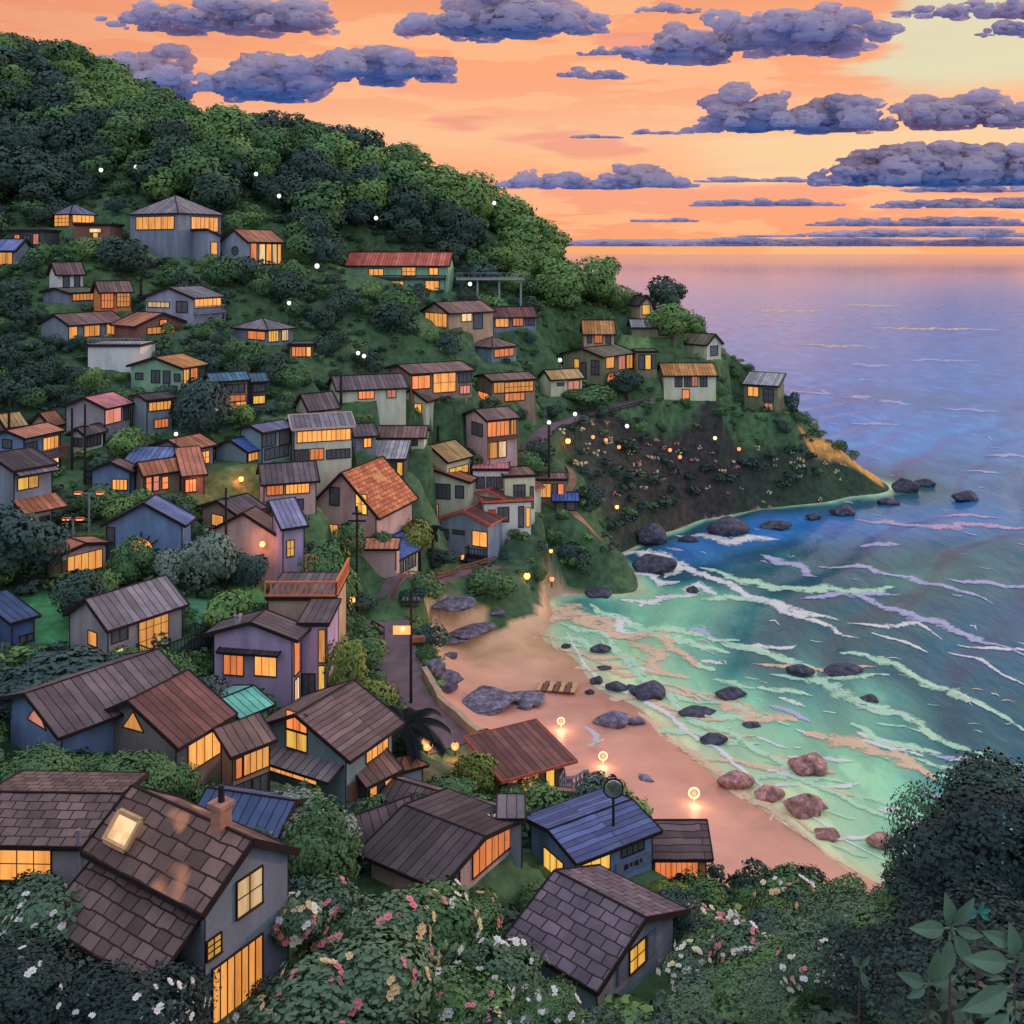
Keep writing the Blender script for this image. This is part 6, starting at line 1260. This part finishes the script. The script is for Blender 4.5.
def broadleaf(label, px, py, d, leaves, mat='leaf_big', size=.32):
    x = (px - 512) / F * d; z0 = gz(x, d); zt = H - (py - HZ) / F * d; rt = empty('broadleaf_plant', (x, d, z0)); tag(rt, label, 'plant', 'broad-leaved plants close by')
    mb = MB(); mb.cyl((0, 0, -.1), (.02, 0, zt - z0), .018, .008, 6); mb.build('stem', MATS['bark'], rt)
    for k, (ang, ln, dr) in enumerate(leaves):
        mb = MB(); a = R(ang); dv = Vector((math.cos(a), -.35, math.sin(a))).normalized(); sd_ = dv.cross(Vector((.1, -1, .35))).normalized(); nn = sd_.cross(dv); L = size * ln; base = Vector((.02, 0, zt - z0 - dr * size)); N = 7
        rows = []
        for i in range(N + 1):
            t = i / N; wd = L * .21 * math.sin(math.pi * t ** .8) ; c = base + dv * L * (.18 + t) - nn * L * .22 * t * t
            rows.append((c - sd_ * wd + nn * wd * .25, c, c + sd_ * wd + nn * wd * .25))
        for r0, r1 in zip(rows[:-1], rows[1:]): mb.poly([r0[0], r0[1], r1[1], r1[0]]); mb.poly([r0[1], r0[2], r1[2], r1[1]])
        mb.bar(base, base + dv * L * .2, .012, .012); mb.build('leaf', MATS[mat], rt)
broadleaf('pale broad-leaved plant with five leaves on the dark bank',948,928,8.5,((170,1,0),(100,.9,0),(60,.9,0),(-5,.7,0),(-60,.9,0),(-105,1,.1)))
broadleaf('large broad-leaved plant at the right edge of the view',1012,962,7.5,((165,1.1,0),(195,1.2,.5),(215,1.3,1.0),(100,.9,0),(235,1.1,1.2),(150,.8,-.4),(60,.9,.2)))
broadleaf('small broad-leaved plant low at the bottom right',926,985,9,((150,.9,0),(80,1,0),(30,.7,0),(200,.6,0)))
broadleaf('tiny teal-leaved sprig in front of the dark tree',976,912,10,((150,.5,0),(200,.5,0),(20,.5,0),(70,.5,0),(-30,.5,0)),'leaf_teal',.22)
broadleaf('lone pale sprig in the middle of the dark bank',858,968,11,((60,.5,0),(120,.5,0),(-70,.6,0)))
# --- palms
def palm(label, px, pyb, pyt, wpx, n=13, kind='frond', droop=.42):
    g = hit(px, pyb); mpp = g[1] / F; h = (pyb - pyt) * mpp; Lf = wpx * mpp * .55; rt = empty('palm_tree', g); tag(rt, label, 'palm'); th = h * .62
    mb = MB(); prev = Vector((0, 0, -.3))
    for i in range(6): q = Vector((.12 * math.sin(i * .5), 0, th * (i + 1) / 6)); mb.cyl(prev, q, .24 - .015 * i, .21 - .015 * i, 8); prev = q
    mb.build('trunk', MATS['bark'], rt); top = prev
    for k in range(n):
        a = 2 * math.pi * k / n + rnd.uniform(-.2, .2); up = rnd.uniform(.45, 1.25); mb = MB(); P0 = None; N = 12; L = Lf * rnd.uniform(.85, 1.1)
        ax = Vector((math.cos(a), math.sin(a), 0)); sdv = Vector((-math.sin(a), math.cos(a), 0)); pts_ = []
        for i in range(N + 1):
            t = i / N; pts_.append(top + ax * L * (t - .12 * t * t) + Vector((0, 0, L * (up * t - (droop + up * .55) * t * t))))
        for i in range(N):
            mb.bar(pts_[i], pts_[i + 1], .06 * (1 - i / N) + .02, .05)
            for s in (-1, 1):
                for f in (0, .33, .66):
                    b0 = pts_[i].lerp(pts_[i + 1], f); ll = L * .30 * (1 - .6 * ((i + f) / N)) * (.6 + .4 * min(1, i / 2)); tip = b0 + sdv * s * ll * .8 + (pts_[i + 1] - pts_[i]).normalized() * ll * .45 - Vector((0, 0, ll * .42))
                    e = (pts_[i + 1] - pts_[i]) * .42; mb.poly([b0 - e * .5, b0 + e, tip + e * .3, tip])
        mb.build('frond', MATS['leaf_' + kind], rt)
palm('dark palm with arching fronds beside the lane lantern',405,768,700,96); palm('small dark round-headed palm above the garage cottage',432,566,508,34,12,droop=.7); palm('young palm at the corner of the orange-lit cabin',686,905,868,34,9,droop=.6)
# ------------------------------------------------------------------ planting the slope
inv_h = [(Matrix.LocRotScale(b_[6], Matrix.Rotation(b_[5], 3, 'Z').to_euler(), None).inverted(), b_[1] / 2, b_[2] / 2) for b_ in BYKEY.values()]
def free(x, y, z, m):
    for M_, l, d in inv_h:
        q = M_ @ Vector((x, y, z))
        if abs(q.x) < l + m and abs(q.y) < d + m: return False
    for sg, w in ((lane_seg, 2.3), (road_seg, 1.7), (path_seg, 1.3), (fore_seg, 2)):
        for p in sg:
            if (p.x - x) ** 2 + (p.y - y) ** 2 < (w + m * .6) ** 2: return False
    return True
def hides(px, w, top, base, d, slack):
    for x0, x1, y0, y1, hd in HOUSES:
        if hd + 2.5 > d and px + w / 2 > x0 + 2 and px - w / 2 < x1 - 2 and top < y1 - slack * (y1 - y0) and base > y0: return True
    for x0, x1, y0, y1, hd in KEEP:
        if hd > d and px + w / 2 > x0 and px - w / 2 < x1 and top < y1 and base > y0: return True
    return False
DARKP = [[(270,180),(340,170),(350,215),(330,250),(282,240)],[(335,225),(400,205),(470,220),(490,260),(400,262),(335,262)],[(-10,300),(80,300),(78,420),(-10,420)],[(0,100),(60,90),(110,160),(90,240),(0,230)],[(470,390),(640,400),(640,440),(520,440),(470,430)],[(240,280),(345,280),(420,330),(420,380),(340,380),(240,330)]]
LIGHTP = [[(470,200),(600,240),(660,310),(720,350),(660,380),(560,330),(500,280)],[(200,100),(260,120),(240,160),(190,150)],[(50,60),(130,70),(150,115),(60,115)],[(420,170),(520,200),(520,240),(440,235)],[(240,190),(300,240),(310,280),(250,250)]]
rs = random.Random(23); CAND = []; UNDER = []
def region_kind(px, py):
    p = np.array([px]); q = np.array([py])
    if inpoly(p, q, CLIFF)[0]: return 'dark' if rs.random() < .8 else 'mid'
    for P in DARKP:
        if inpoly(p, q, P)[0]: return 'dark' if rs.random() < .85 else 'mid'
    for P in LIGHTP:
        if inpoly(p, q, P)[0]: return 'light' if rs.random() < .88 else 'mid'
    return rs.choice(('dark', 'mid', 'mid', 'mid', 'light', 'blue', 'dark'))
y = 34.0
while y < 300:
    st = 2.5 if y < 90 else 3.2 if y < 140 else 4.5
    x = -.62 * y - 6
    while x < .46 * y:
        X_, Y2 = x + rs.uniform(-.5, .5) * st, y + rs.uniform(-.5, .5) * st; x += st
        z = gz(X_, Y2)
        if z < 1.6: continue
        px, py = proj((X_, Y2, z))
        if px < -60 or px > 1070 or py > 1060: continue
        p1, p2 = np.array([px]), np.array([py])
        if inpoly(p1, p2, BEACH)[0] and z < 2.6: continue
        if Y2 > 148 and inpoly(p1, p2, CLIFF)[0]: continue
        if Y2 > 60 and any(inpoly(p1, p2, L_)[0] for L_, _c in LAWNS): continue
        up = Y2 > 150
        hh = (rs.uniform(4.0, 6.5) if rs.random() < .55 else rs.uniform(7, 10.5)) if up and z > 30 else rs.uniform(2.2, 4.6) if Y2 > 70 else rs.uniform(1.3, 2.6)
        if up and z < 26: hh = rs.uniform(1.6, 3.0)
        done = False
        for k in range(3):
            w = hh * rs.uniform(.95, 1.35); wp_, tp = w * F / Y2, proj((X_, Y2, z + hh))[1]
            if free(X_, Y2, z, w * .3) and not hides(px, wp_ * .9, tp, py, Y2, .30): done = True; break
            hh *= .55
            if hh < .7: break
        if not done: continue
        q = hit(px, (tp + py) / 2 - .3 * (py - tp))
        if q is not None and q[1] < Y2 - 9: continue           # behind a rise of the ground
        (CAND if hh > 1.5 else UNDER).append((hh * F / Y2, X_, Y2, z, w, hh, region_kind(px, (tp + py) / 2), px, py))
    y += st
y = 56.0
while y < 205:
    st = 1.7 if y < 110 else 2.1; x = -.62 * y - 4
    while x < .42 * y:
        X_, Y2 = x + rs.uniform(-.5, .5) * st, y + rs.uniform(-.5, .5) * st; x += st
        z = gz(X_, Y2)
        if z < 1.9: continue
        px, py = proj((X_, Y2, z))
        if px < -30 or px > 830 or py > 1000: continue
        p1, p2 = np.array([px]), np.array([py])
        if (inpoly(p1, p2, BEACH)[0] and z < 2.6) or (Y2 > 148 and inpoly(p1, p2, CLIFF)[0] and rs.random() < .08) or any(inpoly(p1, p2, L_)[0] for L_, _c in LAWNS): continue
        hh = rs.uniform(.6, 1.35) * (1.5 if Y2 > 148 and inpoly(p1, p2, CLIFF)[0] else 1); w = hh * rs.uniform(1.3, 2.0)
        if not free(X_, Y2, z, w * .3) or hides(px, w * F / Y2 * .9, proj((X_, Y2, z + hh))[1], py, Y2, .22): continue
        UNDER.append((0, X_, Y2, z, w, hh, region_kind(px, py), px, py))
    y += st
CAND.sort(reverse=True); NT = 245
print('slope trees', len(CAND), len(UNDER))
LBL = {'dark': 'dark green', 'mid': 'mid green', 'light': 'light green', 'blue': 'blue-green'}
for k, (s, X_, Y2, z, w, hh, kd, px, py) in enumerate(CAND[:NT]):
    big = hh > 2.7; form = 'tree' if big and rs.random() < .8 else 'bush'; res = 'near' if Y2 < 60 else 'mid' if Y2 < 120 else 'far'
    zone = 'on the wooded upper hill' if Y2 > 150 and px < 470 else 'on the seaward shoulder of the hill' if Y2 > 150 else 'between the village houses' if Y2 > 90 else 'among the lower gardens'
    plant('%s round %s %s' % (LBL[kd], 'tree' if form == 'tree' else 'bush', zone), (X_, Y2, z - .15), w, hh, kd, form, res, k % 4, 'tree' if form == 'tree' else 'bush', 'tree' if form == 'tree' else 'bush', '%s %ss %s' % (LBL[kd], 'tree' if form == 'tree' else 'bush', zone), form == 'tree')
def mass(name, items, n, leaf, label, cat):
    for kd in ('dark', 'mid', 'light', 'blue'):
        it = [c for c in items if c[6] == kd]
        if not it: continue
        var = [crown_arrays(500 + j, n, leaf, 9, .08, .35, 'bush', (.2, .32)) for j in range(6)]; Vs, Ns, Ts = [], [], []
        for c in it:
            V, nr, t = var[rs.randrange(6)]; a = rs.uniform(0, 6.28); ca, sa = math.cos(a), math.sin(a); Rm = np.array(((ca, -sa, 0), (sa, ca, 0), (0, 0, 1)))
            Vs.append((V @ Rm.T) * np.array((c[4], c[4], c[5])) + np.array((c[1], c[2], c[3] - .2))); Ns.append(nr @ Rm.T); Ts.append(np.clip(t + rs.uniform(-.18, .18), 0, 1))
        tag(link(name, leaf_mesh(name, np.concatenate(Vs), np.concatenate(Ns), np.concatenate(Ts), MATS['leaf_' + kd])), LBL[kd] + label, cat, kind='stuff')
mass('hillside_wood', CAND[NT:], 900, .050, ' woodland canopy massed over the hillside', 'woodland')
NEAR = []; y = 9.0
while y < 58:
    st = .9 + y * .014; x = -.75 * y - 3
    while x < .85 * y + 5:
        X_, Y2 = x + rs.uniform(-.5, .5) * st, y + rs.uniform(-.5, .5) * st; x += st; z = gz(X_, Y2); hh = rs.uniform(.3, .75) * (.6 + y / 60); w = hh * rs.uniform(1.8, 2.6)
        if z < 2.2: continue
        px, py = proj((X_, Y2, z)); tp = proj((X_, Y2, z + hh))[1]
        if not free(X_, Y2, z, w * .35) or hides(px, w * F / Y2 * .9, tp, py, Y2, .1): continue
        NEAR.append((0, X_, Y2, z, w, hh, rs.choice(('dark', 'dark', 'blue', 'mid')), px, py))
    y += st
print('near scrub', len(NEAR))
mass('ground_cover', NEAR, 240, .07, ' low ground cover on the bank below the look-out', 'ground cover')
mass('undergrowth', UNDER, 70, .16, ' low scrub filling in between houses and trees', 'scrub')
# pink and orange blossom dotted through the scrub of the headland slope
mb_ = {k: MB() for k in ('pink', 'peach', 'yellow')}; rc = random.Random(31)
for _ in range(190):
    px, py = rc.uniform(560, 850), rc.uniform(395, 505); p1, p2 = np.array([px]), np.array([py])
    if not inpoly(p1, p2, CLIFF)[0] or (py > 470 and rc.random() < .6): continue
    g = hit(px, py)
    if g is None or g[1] < 145: continue
    c = rc.choice(('pink', 'peach', 'peach', 'yellow')); o = Vector(g) + Vector((0, -.2, .45)); s_ = rc.uniform(.18, .42)
    for k in range(5): mb_[c].ball(o + Vector((rc.uniform(-1, 1), rc.uniform(-.4, .4), rc.uniform(-.5, .6))) * s_ * 1.6, s_ * rc.uniform(.35, .6), 6, 4)
for c, m_ in mb_.items(): tag(m_.build('cliff_blossom', MATS['petal_' + c]), c + ' blossom dotted through the dark scrub on the headland slope', 'blossom', kind='stuff')
print('objects', len(bpy.data.objects))
